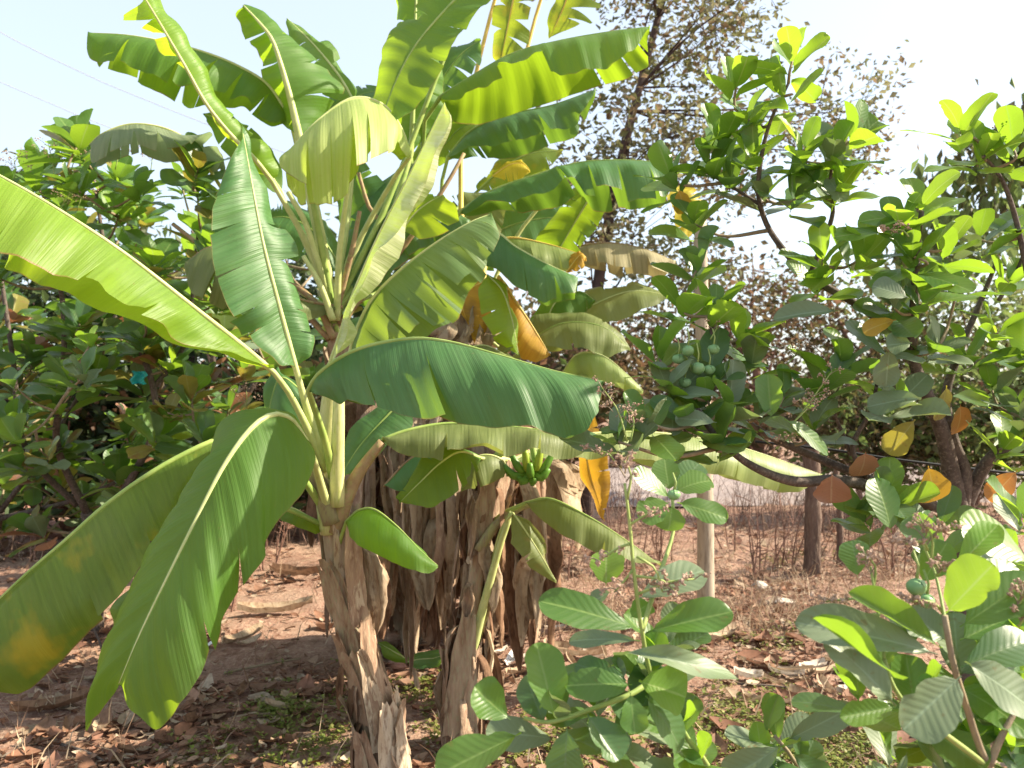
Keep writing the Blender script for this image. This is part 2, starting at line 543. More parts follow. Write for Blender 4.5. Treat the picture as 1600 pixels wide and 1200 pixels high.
# ------------------------------------------------------------------ banana leaf
def banana_leaf(plant, S, R, L=None, dr=-.1, dl=.1, mat='ban', ribm='rib', tr=(), tl=(), pet=None, rib=.011, bulge=.10, rows=84, curl=.0, name='leaf', ripple=.016, petr=None, label=None, ribside=0.0, pleat=.011):
    """S spine (x, y, depth) base to tip; R and L free edges (x, y) of the two halves; dr, dl how much nearer (-) or farther (+) those edges lie"""
    sd_ = rnd.random() * 100
    if rows > 40 and plant is not A:
        if not tr:
            tr = T(*sorted(rnd.uniform(.15, .92) for _ in range(rnd.randrange(2, 6))), dep=.6, gap=.008)
        if not tl:
            tl = T(*sorted(rnd.uniform(.15, .92) for _ in range(rnd.randrange(2, 6))), dep=.6, gap=.008)
    s3 = cr([P(*p) for p in S], rows)
    sdep = [q.z for q in lin([Vector((p[0], p[1], p[2])) for p in S], rows)]
    sdep = [(q.y * CP + (q.z - CAMZ) * SP) for q in s3]
    up = Vector((0, 0, 1))
    tan = [(s3[min(rows - 1, i + 1)] - s3[max(0, i - 1)]).normalized() for i in range(rows)]
    cum = [0.0]
    for i in range(1, rows):
        cum.append(cum[-1] + (s3[i] - s3[i - 1]).length)

    def edge(E, dz):
        e = smooth(lin([Vector((x, y, 0)) for x, y in E], rows), 1)
        r = []
        for i in range(rows):
            t_ = i / (rows - 1)
            r.append(P(e[i].x, e[i].y, sdep[i] + dz * (max(0.0, math.sin(math.pi * t_)) ** .5)) - s3[i])
        return r

    def mirror(vs):
        r = []
        for v, tg in zip(vs, tan):
            n = tg.cross(up)
            n = n.normalized() if n.length > .05 else Vector((0, 1, 0))
            r.append(v - n * (2 * v.dot(n)))
        return r
    eR = edge(R, dr) if R else None
    eL = edge(L, dl) if L else None
    if eL is None:
        eL = mirror(eR)
    if eR is None:
        eR = mirror(eL)
    V, Fc, UV = [], [], []
    cols_n = 9
    for side, ee, tears in ((1, eR, tr), (-1, eL, tl)):
        nn = [tg.cross(v) for tg, v in zip(tan, ee)]
        mean = sum(nn, Vector((0, 0, 0)))
        if mean.z + mean.y * -.15 < 0:
            nn = [-n for n in nn]
        nn = [n.normalized() if n.length > 1e-7 else up for n in nn]
        nn = smooth(nn, 4)
        cuts = [0.0] + sorted(x[0] for x in tears) + [1.0]
        info = {x[0]: x for x in tears}
        for a, b_ in zip(cuts, cuts[1:]):
            ia, ib = a * (rows - 1), b_ * (rows - 1)
            nr = max(3, int(ib - ia) + 1)
            base = len(V)
            tilt = (rnd.random() - .5) * .55
            for k in range(nr + 1):
                f = k / nr
                for c_ in range(cols_n + 1):
                    s = c_ / cols_n
                    fi = ia + (ib - ia) * f
                    off = 0.0
                    for end, tv, sg in ((1 - f, b_, -1), (f, a, 1)):
                        if tv in info:
                            _, dep, gap = info[tv]
                            g = max(0.0, (s - (1 - dep)) / dep)
                            fi += sg * gap * (rows - 1) * g * (1 - end) ** 3 if False else sg * gap * (rows - 1) * g * max(0.0, 1 - (f if sg > 0 else 1 - f) * 1.0) ** 2
                            off += tilt * g ** 1.5 * .8
                    fi = min(rows - 1.0, max(0.0, fi))
                    i0 = min(rows - 2, int(fi))
                    q = fi - i0
                    sp_ = s3[i0].lerp(s3[i0 + 1], q)
                    ev = ee[i0].lerp(ee[i0 + 1], q)
                    nv = nn[i0].lerp(nn[i0 + 1], q)
                    u_ = cum[i0] + (cum[i0 + 1] - cum[i0]) * q
                    wd = ev.length
                    p = sp_ + ev * s + nv * wd * (bulge * math.sin(math.pi * s) * 1.3 + off * .6 - curl * s ** 3)
                    p += nv * (ripple * s * (math.sin(u_ * 31 + sd_) * .6 + 1.6 * noise.noise(Vector((u_ * 5, s * 1.5, sd_)))))
                    p += nv * (pleat * min(1.0, wd * 5) * s ** .7 * (1 - .35 * s) * (abs(((u_ * 13 + .35 * noise.noise(Vector((u_ * 4, sd_, 0))) + .25 * s) % 1.0) * 2 - 1) - .5))
                    p += tan[i0] * (.010 * s * s * noise.noise(Vector((u_ * 22, 5, sd_))))
                    V.append(p)
                    UV.append((u_, .5 + .5 * side * s))
            for k in range(nr):
                for c_ in range(cols_n):
                    q0 = base + k * (cols_n + 1) + c_
                    f4 = (q0, q0 + 1, q0 + cols_n + 2, q0 + cols_n + 1)
                    Fc.append(f4 if side > 0 else f4[::-1])
    lf = mesh(name, V, Fc, M[mat], plant, uv=UV, merge=True)
    if label:
        lf["label"] = label
    # rib (and leaf stalk) raised off the blade
    pp = [P(*p) for p in pet] if pet else []
    ptube = (cr(pp + [s3[0]], 10)[:-1] if pp else [])
    pts = ptube + s3[::3] + [s3[-1]]
    r0 = petr or rib * 1.5
    k0 = len(ptube) / len(pts)
    def rad(f):
        if f < k0:
            return r0 + (rib - r0) * f / max(1e-6, k0)
        return max(.0015, rib * (1 - .86 * (f - k0) / (1 - k0)))
    v2, f2, u2 = tube_geo(pts, rad, 8)
    mesh('midrib', v2, f2, M[ribm], lf, uv=u2)
    return lf

def T(*ts, dep=.8, gap=.012):
    return [(t_, min(.95, dep * (.75 + .4 * rnd.random())), gap * (.5 + rnd.random())) for t_ in ts]

def dead_leaf(plant, a, outv, length, width, mat, name='dead_leaf', rows=14, sway=.12):
    """withered leaf hanging down from a: spine bends over and drops, blade crumpled in folds"""
    pts = [a]
    d = Vector(outv).normalized()
    cur = a.copy()
    step = length / rows
    sd_ = rnd.random() * 50
    for i in range(rows):
        f = i / rows
        g = Vector((0, 0, -1))
        d = (d * (1 - .38) + g * .38 + Vector((noise.noise(Vector((f * 3, sd_, 0))), noise.noise(Vector((f * 3, sd_, 7))), 0)) * sway).normalized()
        cur = cur + d * step
        pts.append(cur.copy())
    V, Fc, UV = [], [], []
    C = 6
    side = Vector((-outv[1], outv[0], 0))
    side = side.normalized() if side.length > .01 else Vector((1, 0, 0))
    ph = [rnd.random() * 6 for _ in range(3)]
    for i, p in enumerate(pts):
        f = i / rows
        wv = width * (math.sin(math.pi * min(1, .12 + f * .86)) ** .7)
        rot = math.sin(f * 2.5 + ph[0]) * .9
        sv = Matrix.Rotation(rot, 3, 'Z') @ side
        nv = sv.cross(Vector((0, 0, 1))).normalized()
        for c_ in range(C + 1):
            s = c_ / C * 2 - 1
            fold = ((c_ % 2) * 2 - 1) * .28 * wv * (.6 + .8 * noise.noise(Vector((f * 4, c_ * 2.1, sd_))))
            V.append(p + sv * wv * .5 * s * (1 + .3 * noise.noise(Vector((f * 6, c_, sd_)))) + nv * fold + Vector((0, 0, .10 * width * noise.noise(Vector((f * 9, c_ * 3, sd_))))))
            UV.append((f, c_ / C))
    for i in range(rows):
        for c_ in range(C):
            q0 = i * (C + 1) + c_
            Fc.append((q0, q0 + 1, q0 + C + 2, q0 + C + 1))
    return mesh(name, V, Fc, M[mat], plant, uv=UV)

def sheath(plant, path, rads, f0, f1, ang, spread, mat, flare=.03):
    """strip of old leaf base wrapped round the trunk between f0 and f1, its upper end peeling away"""
    n, C = 12, 7
    V, Fc, UV = [], [], []
    pts = cr(path, 60)
    sd_ = rnd.random() * 40
    for i in range(n + 1):
        f = f0 + (f1 - f0) * i / n
        k = min(58, int(f * 59))
        p = pts[k].lerp(pts[k + 1], f * 59 - k)
        tg = (pts[k + 1] - pts[k]).normalized()
        u = tg.cross(Vector((0, 1, 0))).normalized()
        v = tg.cross(u)
        r = rads(f) * 1.05
        g = i / n
        for c_ in range(C + 1):
            s = c_ / C * 2 - 1
            a = ang + s * spread * (1 - .65 * g ** 2) + .15 * noise.noise(Vector((g * 3, 2, sd_)))
            lift = flare * (g ** 2 * 1.6 + .5 * abs(s) ** 3 + .55 * (1 - g) ** 4 * abs(s)) + .008 + .012 * noise.noise(Vector((g * 5, s * 3, sd_)))
            V.append(p + (u * math.cos(a) + v * math.sin(a)) * (r + lift) + tg * .03 * noise.noise(Vector((s * 4, sd_, g * 2))))
            UV.append((s, f))
    for i in range(n):
        for c_ in range(C):
            q0 = i * (C + 1) + c_
            Fc.append((q0, q0 + 1, q0 + C + 2, q0 + C + 1))
    return mesh('sheath', V, Fc, M[mat], plant, uv=UV)

def banana_trunk(plant, path, r0, r1, nsh, mats=('sheath', 'sheath_brown', 'trunk'), top=None):
    rad = lambda f: r0 + (r1 - r0) * f + .012 * math.sin(f * 9)
    pts = cr(path, 60)
    V, Fc, UV = tube_geo(pts, rad, 22, rough=.16, seed=rnd.random() * 30)
    mesh('trunk', V, Fc, M['trunk'], plant, uv=UV)
    for i in range(nsh):
        f0 = max(-.0, (i / nsh) * .86 - .05 + rnd.random() * .05)
        sheath(plant, path, rad, f0, min(1.0, f0 + .18 + .22 * rnd.random()), rnd.random() * 6.28, .55 + .5 * rnd.random(), mats[i % len(mats)], .010 + .022 * rnd.random())
    return rad

# ------------------------------------------------------------------ banana plants
def plant_at(px, py, label):
    return empty('banana_plant', G(px, py), label, 'banana plant', 'banana plants in the clump')

A = plant_at(612, 1240, 'young banana plant in front of the clump with the broad dark green drooping leaf')
B = plant_at(655, 1000, 'tall banana plant whose upright leaves rise out of the top of the picture')
C = plant_at(720, 1172, 'banana plant with shaggy brown trunk and small bunch of green bananas')
D = plant_at(790, 985, 'banana plant with golden yellow dying leaf behind the shaggy trunk')

# --- front plant
pathA = [org(A) + Vector((.0, 0, -.05)), P(585, 1110, 3.06), P(552, 980, 3.06), P(532, 870, 3.06), P(520, 800, 3.05)]
radA = banana_trunk(A, pathA, .066, .038, 18)
for x, y, f0, f1, ang, spr, m_, fl in ((0, 0, .0, .36, 2.3, .8, 'sheath', .025), (0, 0, .22, .55, 1.9, .5, 'sheath', .02), (0, 0, .3, .62, .9, .6, 'sheath_brown', .022),
                                       (0, 0, .55, .86, 1.3, .7, 'trunk', .02), (0, 0, .05, .3, 1.2, .6, 'sheath_brown', .025), (0, 0, .62, .98, 2.4, .6, 'sheath_brown', .025)):
    sheath(A, pathA, radA, f0, f1, ang, spr, m_, fl)
tube('stem', [P(524, 830, 3.05), P(514, 770, 3.04), P(512, 700, 3.03), P(515, 640, 3.02), P(521, 580, 3.0)], lambda f: .058 - .030 * f, M['stem_new'], A, 14, 20)
tube('stem', [P(520, 815, 3.0), P(505, 775, 2.98), P(492, 740, 2.97), P(470, 690, 2.93)], lambda f: .040 - .02 * f, M['stem_purple'], A, 12, 14)
tube('stem', [P(526, 830, 3.02), P(536, 790, 3.0), P(560, 740, 3.0), P(597, 690, 3.0)], lambda f: .036 - .020 * f, M['rib_brown'], A, 12, 16)
tube('stem', [P(527, 790, 2.98), P(527, 720, 2.96), P(529, 650, 2.95), P(530, 560, 2.98)], lambda f: .030 - .012 * f, M['stem_new'], A, 12, 16)

banana_leaf(A, [(428, 582, 2.75), (380, 541, 2.65), (300, 478, 2.5), (200, 400, 2.36), (100, 333, 2.26), (0, 275, 2.2), (-120, 215, 2.2), (-210, 180, 2.26)],
            [(428, 582), (400, 572), (370, 549), (315, 545), (278, 534), (262, 508), (170, 472), (150, 462), (140, 452), (60, 424), (0, 402), (-100, 350), (-180, 260), (-210, 180)],
            dr=-.16, mat='ban_young', ribm='rib', pet=[(508, 735, 3.0), (490, 690, 2.95), (455, 620, 2.84)], rib=.010, petr=.018, bulge=.05, tr=T(.3, .44, .62, .8, dep=.4, gap=.004))
banana_leaf(A, [(462, 575, 2.86), (450, 530, 2.84), (430, 455, 2.82), (410, 375, 2.82), (393, 285, 2.84), (379, 205, 2.88)],
            [(462, 575), (478, 560), (492, 535), (488, 505), (472, 470), (470, 440), (448, 380), (428, 345), (408, 290), (379, 205)],
            [(462, 575), (430, 571), (418, 555), (395, 540), (375, 508), (362, 503), (346, 462), (331, 415), (328, 330), (350, 275), (379, 205)],
            dr=.10, dl=-.12, mat='ban_dark', ribm='rib', pet=[(512, 725, 3.0), (498, 690, 2.96), (480, 640, 2.92)], rib=.011, petr=.020, bulge=.08, tl=T(.22, .3, .46, .62, .74, dep=.55, gap=.006), tr=T(.16, .25, .36, .45, .6, dep=.6))
# half unrolled leaf, folded along its rib and open to the right
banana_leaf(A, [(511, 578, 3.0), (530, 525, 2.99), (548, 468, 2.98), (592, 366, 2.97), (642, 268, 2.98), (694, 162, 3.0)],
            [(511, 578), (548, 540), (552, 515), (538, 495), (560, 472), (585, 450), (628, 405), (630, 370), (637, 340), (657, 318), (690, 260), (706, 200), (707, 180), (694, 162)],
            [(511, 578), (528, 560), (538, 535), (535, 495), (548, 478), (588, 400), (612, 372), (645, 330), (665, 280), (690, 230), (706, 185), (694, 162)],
            dr=.12, dl=-.02, mat='ban_sun_white', ribm='rib', pet=[(516, 700, 3.03), (514, 640, 3.02)], rib=.007, petr=.016, bulge=.05, label='half unrolled leaf painted pale as if sunlit')
# broad drooping leaf
banana_leaf(A, [(482, 611, 2.72), (500, 583, 2.68), (555, 548, 2.6), (635, 530, 2.52), (700, 534, 2.47), (780, 555, 2.43), (860, 578, 2.41), (943, 596, 2.42)],
            [(482, 611), (495, 617), (530, 630), (543, 636), (547, 624), (565, 632), (600, 642), (640, 658), (688, 668), (700, 663), (760, 667), (830, 669), (868, 676), (898, 680), (916, 672), (936, 640), (943, 596)],
            dr=-.17, mat='ban_dark', ribm='rib_green', pet=[(520, 745, 2.98), (508, 690, 2.9), (492, 640, 2.8)], rib=.010, petr=.018, bulge=.12, tr=T(.17, .27, .47, dep=.7, gap=.002), ripple=.016)
# large front left leaf
banana_leaf(A, [(478, 690, 2.68), (455, 656, 2.58), (425, 648, 2.5), (390, 672, 2.42), (350, 728, 2.34), (310, 805, 2.27), (265, 895, 2.21), (220, 988, 2.17), (186, 1068, 2.15)],
            [(478, 690), (488, 712), (484, 740), (462, 780), (437, 805), (413, 848), (416, 868), (395, 895), (345, 962), (341, 985), (312, 1062), (272, 1118), (246, 1142), (206, 1112), (186, 1068)],
            [(478, 690), (455, 648), (420, 640), (350, 658), (332, 680), (326, 718), (300, 762), (240, 860), (215, 925), (182, 982), (175, 1030), (146, 1072), (145, 1108), (126, 1146), (160, 1105), (186, 1068)],
            dr=-.10, dl=.10, mat='ban', ribm='rib', pet=[(516, 800, 3.0), (505, 770, 2.93), (492, 725, 2.8)], rib=.011, petr=.018, bulge=.10, tr=T(.42, .6, dep=.22, gap=.003), ripple=.012)
banana_leaf(A, [(345, 690, 2.72), (325, 692, 2.68), (250, 730, 2.6), (170, 785, 2.52), (100, 846, 2.46), (45, 893, 2.42), (-20, 955, 2.4), (-110, 1050, 2.4)],
            [(345, 690), (318, 725), (285, 775), (252, 852), (236, 872), (200, 922), (165, 960), (100, 1022), (40, 1080), (10, 1092), (-20, 1085), (-70, 1090), (-110, 1050)],
            dr=-.05, mat='ban_yel', ribm='rib_green', pet=[(516, 812, 3.02), (470, 745, 2.9), (410, 700, 2.8)], rib=.010, petr=.016, bulge=.08, ripple=.014, tr=T(.3, .5, dep=.3, gap=.002))
banana_leaf(A, [(541, 815, 2.95), (560, 798, 2.9), (585, 796, 2.85), (620, 822, 2.8), (655, 858, 2.77), (684, 884, 2.76)],
            [(541, 815), (545, 838), (560, 852), (600, 872), (640, 890), (672, 898), (684, 884)], dr=-.06, mat='ban', ribm='rib_green', pet=[(530, 850, 3.0)], rib=.006, bulge=.1)
banana_leaf(A, [(512, 830, 3.06), (480, 806, 3.05), (455, 793, 3.05), (433, 797, 3.05)], [(512, 830), (490, 838), (462, 830), (440, 815), (433, 797)], dr=-.06, mat='ban', ribm='rib', rib=.006, bulge=.08)
banana_leaf(A, [(596, 688, 3.02), (640, 672, 3.05), (700, 662, 3.1), (780, 665, 3.12), (860, 675, 3.12), (938, 695, 3.12)],
            [(596, 688), (615, 702), (650, 708), (692, 713), (700, 708), (752, 706), (790, 715), (830, 702), (900, 712), (938, 695)], dr=-.14, mat='ban_olive', ribm='rib_green', rib=.009, bulge=.1, tr=T(.3, .55, .72, dep=.6, gap=.006))
banana_leaf(A, [(640, 615, 3.3), (600, 655, 3.25), (560, 700, 3.2), (530, 748, 3.18)], [(640, 615), (645, 660), (600, 700), (565, 735), (530, 748)], [(640, 615), (590, 630), (545, 670), (528, 710), (530, 748)],
            dr=-.05, dl=.05, mat='ban_dark', ribm='rib_green', rib=.007)
banana_leaf(A, [(545, 560, 3.12), (556, 520, 3.1), (580, 470, 3.08), (622, 425, 3.06), (680, 380, 3.06), (735, 347, 3.08), (768, 334, 3.12)],
            [(545, 560), (590, 545), (640, 530), (655, 525), (665, 512), (690, 500), (706, 488), (722, 462), (748, 425), (757, 412), (772, 402), (784, 372), (768, 334)],
            dr=-.10, mat='ban_mid', ribm='rib', pet=[(526, 680, 3.02), (534, 610, 3.08)], rib=.010, petr=.016, bulge=.1, tr=T(.18, .3, .38, .45, .52, .58, .68, .74, .8, .9, dep=.8, gap=.008), ripple=.02)
banana_leaf(A, [(470, 610, 3.3), (440, 590, 3.3), (425, 620, 3.3), (418, 665, 3.3)], [(470, 610), (480, 650), (455, 690), (418, 665)], [(470, 610), (430, 570), (412, 600), (418, 665)], dr=-.04, dl=.05, mat='ban_dark', ribm='rib_green', rib=.006)
banana_leaf(A, [(300, 820, 2.9), (262, 880, 2.9), (215, 950, 2.9), (180, 1010, 2.9)], [(300, 820), (285, 900), (230, 975), (180, 1010)], [(300, 820), (230, 880), (180, 950), (180, 1010)], dr=-.04, dl=.06, mat='ban', ribm='rib_green', pet=[(515, 825, 3.05), (420, 790, 2.95)], rib=.007)

# --- tall plant behind
pathB = [org(B) + Vector((0, 0, -.05)), P(635, 880, 4.8), P(590, 720, 4.5), P(550, 600, 4.3), P(525, 500, 4.15)]
radB = banana_trunk(B, pathB, .10, .055, 10, ('sheath_brown', 'trunk', 'sheath'))
PB = [(530, 540, 4.2), (522, 490, 4.12)]
banana_leaf(B, [(425, 283, 3.95), (395, 245, 3.85), (360, 210, 3.8), (322, 162, 3.72), (290, 105, 3.66), (258, 50, 3.62), (225, -5, 3.6), (190, -60, 3.62)],
            [(425, 283), (440, 265), (420, 225), (380, 195), (352, 168), (330, 120), (318, 92), (292, 55), (255, 5), (225, -45), (190, -60)],
            [(425, 283), (400, 270), (355, 215), (318, 175), (312, 140), (280, 108), (236, 60), (195, 40), (190, 20), (180, 5), (165, -30), (190, -60)],
            dr=.12, dl=.14, mat='ban_young', ribm='rib', pet=PB + [(490, 400, 4.05)], rib=.013, petr=.022, tl=T(.35, .55, .66, .74, .82, dep=.85, gap=.025), tr=T(.2, .3, dep=.6), ripple=.02)
banana_leaf(B, [(455, 190, 4.15), (420, 135, 4.1), (375, 105, 4.05), (320, 82, 4.0), (260, 66, 3.96), (200, 55, 3.94), (137, 51, 3.94)],
            [(455, 190), (425, 190), (400, 168), (385, 150), (362, 150), (312, 142), (285, 148), (255, 125), (225, 112), (190, 100), (160, 92), (135, 86), (137, 51)],
            dr=-.13, mat='ban', ribm='rib', pet=PB + [(480, 300, 4.15)], rib=.012, petr=.02, tr=T(.16, .3, .42, .55, .78, dep=.85, gap=.014), bulge=.12, ripple=.02)
banana_leaf(B, [(470, 225, 4.0), (455, 160, 3.98), (440, 105, 3.96), (425, 62, 3.95), (405, 35, 3.97), (380, 8, 4.0)],
            [(470, 225), (505, 190), (540, 140), (505, 95), (470, 70), (440, 45), (400, 15), (380, 8)],
            [(470, 225), (440, 190), (415, 120), (405, 75), (385, 45), (372, 22), (380, 8)], dr=.24, dl=.2, mat='ban', ribm='rib', pet=PB + [(500, 360, 4.05)], rib=.022, petr=.026, tl=T(.55, .75, dep=.7), tr=T(.3, .5, .7, dep=.8, gap=.02))
banana_leaf(B, [(555, 165, 4.4), (530, 120, 4.4), (490, 70, 4.4), (448, 28, 4.42)], [(555, 165), (560, 140), (510, 70), (448, 28)], [(555, 165), (510, 150), (460, 105), (448, 28)], dr=.1, dl=-.1, mat='ban', ribm='rib', pet=PB + [(545, 330, 4.3)], rib=.012, tl=T(.3, .5, .7, dep=.7))
banana_leaf(B, [(640, 245, 3.9), (628, 205, 3.84), (600, 165, 3.76), (552, 153, 3.68), (500, 185, 3.6), (460, 226, 3.55), (438, 252, 3.54)],
            [(640, 245), (632, 250), (622, 222), (610, 235), (592, 250), (565, 272), (545, 288), (520, 296), (490, 302), (465, 285), (447, 270), (438, 252)],
            dr=-.15, mat='ban_sun_cream', ribm='rib', pet=PB + [(560, 380, 4.1), (615, 280, 4.0)], rib=.011, petr=.018, bulge=.14, tr=T(.28, .42, .5, .62, .76, dep=.7, gap=.004), label='leaf painted pale as if sunlit arching over to the side')
banana_leaf(B, [(765, -60, 4.0), (735, -25, 3.96), (690, 22, 3.9), (650, 70, 3.85), (622, 120, 3.82), (604, 165, 3.8), (598, 192, 3.8)],
            [(765, -60), (800, -60), (768, 0), (738, 32), (720, 62), (705, 95), (685, 118), (668, 148), (640, 178), (618, 195), (598, 192)],
            [(765, -60), (700, -50), (655, 10), (618, 48), (596, 72), (592, 105), (582, 140), (580, 170), (598, 192)], dr=-.06, dl=.12, mat='ban', ribm='rib_green', rib=.010, bulge=.06,
            pet=PB + [(600, 330, 4.2), (690, 100, 4.3), (745, -40, 4.15)], petr=.018, tr=T(.45, .62, dep=.5, gap=.004))
banana_leaf(B, [(642, 240, 4.35), (646, 150, 4.35), (648, 60, 4.35), (651, -20, 4.37), (655, -90, 4.4)], [(642, 240), (700, 170), (690, 80), (688, 20), (685, -20), (655, -90)], [(642, 240), (615, 170), (620, 80), (614, 10), (612, -40), (655, -90)],
            dr=.12, dl=.1, mat='ban', ribm='rib_green', pet=PB + [(590, 400, 4.25)], rib=.016, petr=.022, tr=T(.3, .5, .7, dep=.8), tl=T(.4, .6, dep=.8))
banana_leaf(B, [(332, 272, 4.3), (312, 238, 4.25), (285, 213, 4.2), (245, 197, 4.15), (200, 194, 4.1), (160, 208, 4.05), (140, 225, 4.05)],
            [(332, 272), (352, 245), (330, 205), (310, 215), (290, 232), (262, 242), (235, 236), (218, 228), (190, 240), (165, 250), (145, 260), (140, 225)], dr=-.05, mat='ban_grey', ribm='rib', pet=PB + [(450, 440, 4.25), (370, 330, 4.3)], rib=.010, petr=.016, tr=T(.2, .38, .52, .66, .8, dep=.8, gap=.02))
banana_leaf(B, [(440, 300, 4.1), (415, 262, 4.1), (385, 225, 4.1), (350, 190, 4.1), (318, 178, 4.1)], [(440, 300), (425, 300), (400, 285), (372, 262), (345, 232), (325, 195), (318, 178)], [(440, 300), (440, 270), (425, 235), (390, 195), (350, 175), (318, 178)], dr=-.06, dl=.06, mat='ban', ribm='rib', rib=.008, bulge=.05, pet=PB, tr=T(.3, .5, .7, dep=.8, gap=.02), tl=T(.4, .6, dep=.7))
banana_leaf(B, [(300, 255, 4.35), (325, 232, 4.35), (345, 240, 4.35), (352, 262, 4.35)], [(300, 255), (322, 258), (335, 268), (352, 262)], dr=-.04, mat='ban_grey', ribm='rib', rib=.006, bulge=.03, tr=T(.5, dep=.6))
banana_leaf(B, [(535, 480, 4.05), (470, 468, 3.95), (425, 440, 3.85), (380, 400, 3.8), (330, 385, 3.78), (290, 410, 3.78)], [(535, 480), (480, 500), (430, 480), (390, 470), (345, 480), (300, 460), (290, 410)], dr=-.06, mat='ban_olive', ribm='rib_brown', rib=.009, tr=T(.4, .6, .75, dep=.7))
banana_leaf(B, [(535, 470, 4.2), (570, 400, 4.2), (600, 340, 4.22), (640, 310, 4.24), (690, 320, 4.25), (735, 345, 4.25)], [(535, 470), (600, 440), (640, 400), (680, 375), (720, 380), (735, 345)], dr=-.12, mat='ban_dark', ribm='rib', rib=.010, tr=T(.5, .7, dep=.7, gap=.01))
banana_leaf(B, [(530, 470, 4.3), (545, 400, 4.35), (580, 350, 4.4), (610, 300, 4.45), (650, 250, 4.5)], [(530, 470), (600, 420), (620, 370), (660, 300), (650, 250)], [(530, 470), (525, 400), (550, 340), (600, 280), (650, 250)], dr=-.06, dl=.06, mat='ban_dark', ribm='rib', rib=.010)
banana_leaf(B, [(628, 360, 4.0), (650, 332, 4.0), (672, 315, 4.0), (692, 305, 4.0)], [(628, 360), (655, 372), (690, 362), (722, 350), (712, 325), (692, 305)], [(628, 360), (636, 335), (660, 312), (692, 305)], dr=-.08, dl=.05, mat='ban_young', ribm='rib', rib=.006, bulge=.03, tr=T(.5, dep=.6))
for sp_, rg, lf_, m_ in (
        ([(560, 420, 4.5), (575, 350, 4.5), (560, 290, 4.5), (530, 250, 4.55)], [(560, 420), (610, 350), (600, 290), (560, 245), (530, 250)], [(560, 420), (535, 350), (520, 290), (530, 250)], 'ban_dark'),
        ([(540, 430, 4.6), (500, 370, 4.6), (450, 340, 4.6), (400, 345, 4.6)], [(540, 430), (500, 420), (440, 400), (400, 345)], [(540, 430), (510, 345), (450, 310), (400, 345)], 'ban_dark'),
        ([(640, 430, 4.7), (690, 380, 4.7), (740, 330, 4.7), (800, 300, 4.7)], [(640, 430), (720, 420), (780, 370), (800, 300)], [(640, 430), (650, 370), (720, 300), (800, 300)], 'ban_olive'),
        ([(690, 420, 4.9), (780, 360, 4.9), (860, 340, 4.9), (930, 350, 4.9)], [(690, 420), (780, 420), (870, 400), (930, 350)], [(690, 420), (760, 330), (850, 310), (930, 350)], 'ban_dark'),
        ([(745, 300, 4.8), (790, 260, 4.8), (830, 240, 4.8), (880, 235, 4.8)], [(745, 300), (800, 300), (850, 280), (880, 235)], [(745, 300), (770, 250), (820, 225), (880, 235)], 'ban_yel'),
        ([(480, 230, 4.6), (520, 180, 4.6), (560, 150, 4.6), (600, 140, 4.6)], [(480, 230), (530, 220), (580, 190), (600, 140)], [(480, 230), (490, 170), (540, 130), (600, 140)], 'ban_dark'),
        ([(640, 260, 4.7), (690, 230, 4.7), (720, 200, 4.7), (760, 190, 4.7)], [(640, 260), (690, 260), (740, 240), (760, 190)], [(640, 260), (660, 210), (710, 175), (760, 190)], 'ban'),
        ([(330, 420, 4.5), (345, 360, 4.5), (340, 310, 4.5), (320, 280, 4.5)], [(330, 420), (370, 380), (365, 320), (320, 280)], [(330, 420), (310, 380), (305, 320), (320, 280)], 'ban_dark')):
    banana_leaf(B, sp_, rg, lf_, dr=-.06, dl=.06, mat=m_, ribm='rib_green', rib=.009, pet=PB)
# leaf stalks fanning out of the crown
for pts, r_, m_ in (([(524, 500, 4.1), (500, 420, 4.0), (478, 350, 3.95), (450, 300, 3.93)], .017, 'rib'), ([(522, 500, 4.08), (505, 400, 4.0), (492, 330, 3.95), (484, 285, 3.95)], .018, 'rib_green'),
                    ([(526, 500, 4.05), (530, 400, 3.95), (540, 320, 3.9), (546, 280, 3.9)], .015, 'rib'), ([(524, 490, 4.05), (548, 400, 4.0), (562, 330, 4.0)], .014, 'rib_brown'),
                    ([(520, 500, 4.0), (500, 445, 3.95), (474, 400, 3.95)], .015, 'rib'), ([(522, 530, 4.1), (490, 470, 4.05), (430, 425, 4.05)], .016, 'rib_brown'),
                    ([(530, 505, 4.1), (620, 400, 4.1), (690, 300, 4.1), (725, 240, 4.15)], .013, 'rib_brown'), ([(530, 520, 4.15), (600, 380, 4.2), (575, 320, 4.25), (560, 270, 4.25)], .013, 'rib_brown'),
                    ([(515, 530, 4.1), (450, 465, 4.15), (350, 410, 4.2), (270, 350, 4.25)], .014, 'rib_brown')):
    tube('leaf_stalk', [P(*p) for p in pts], (r_ * 1.25, r_ * .75), M[m_], B, 8, 16)

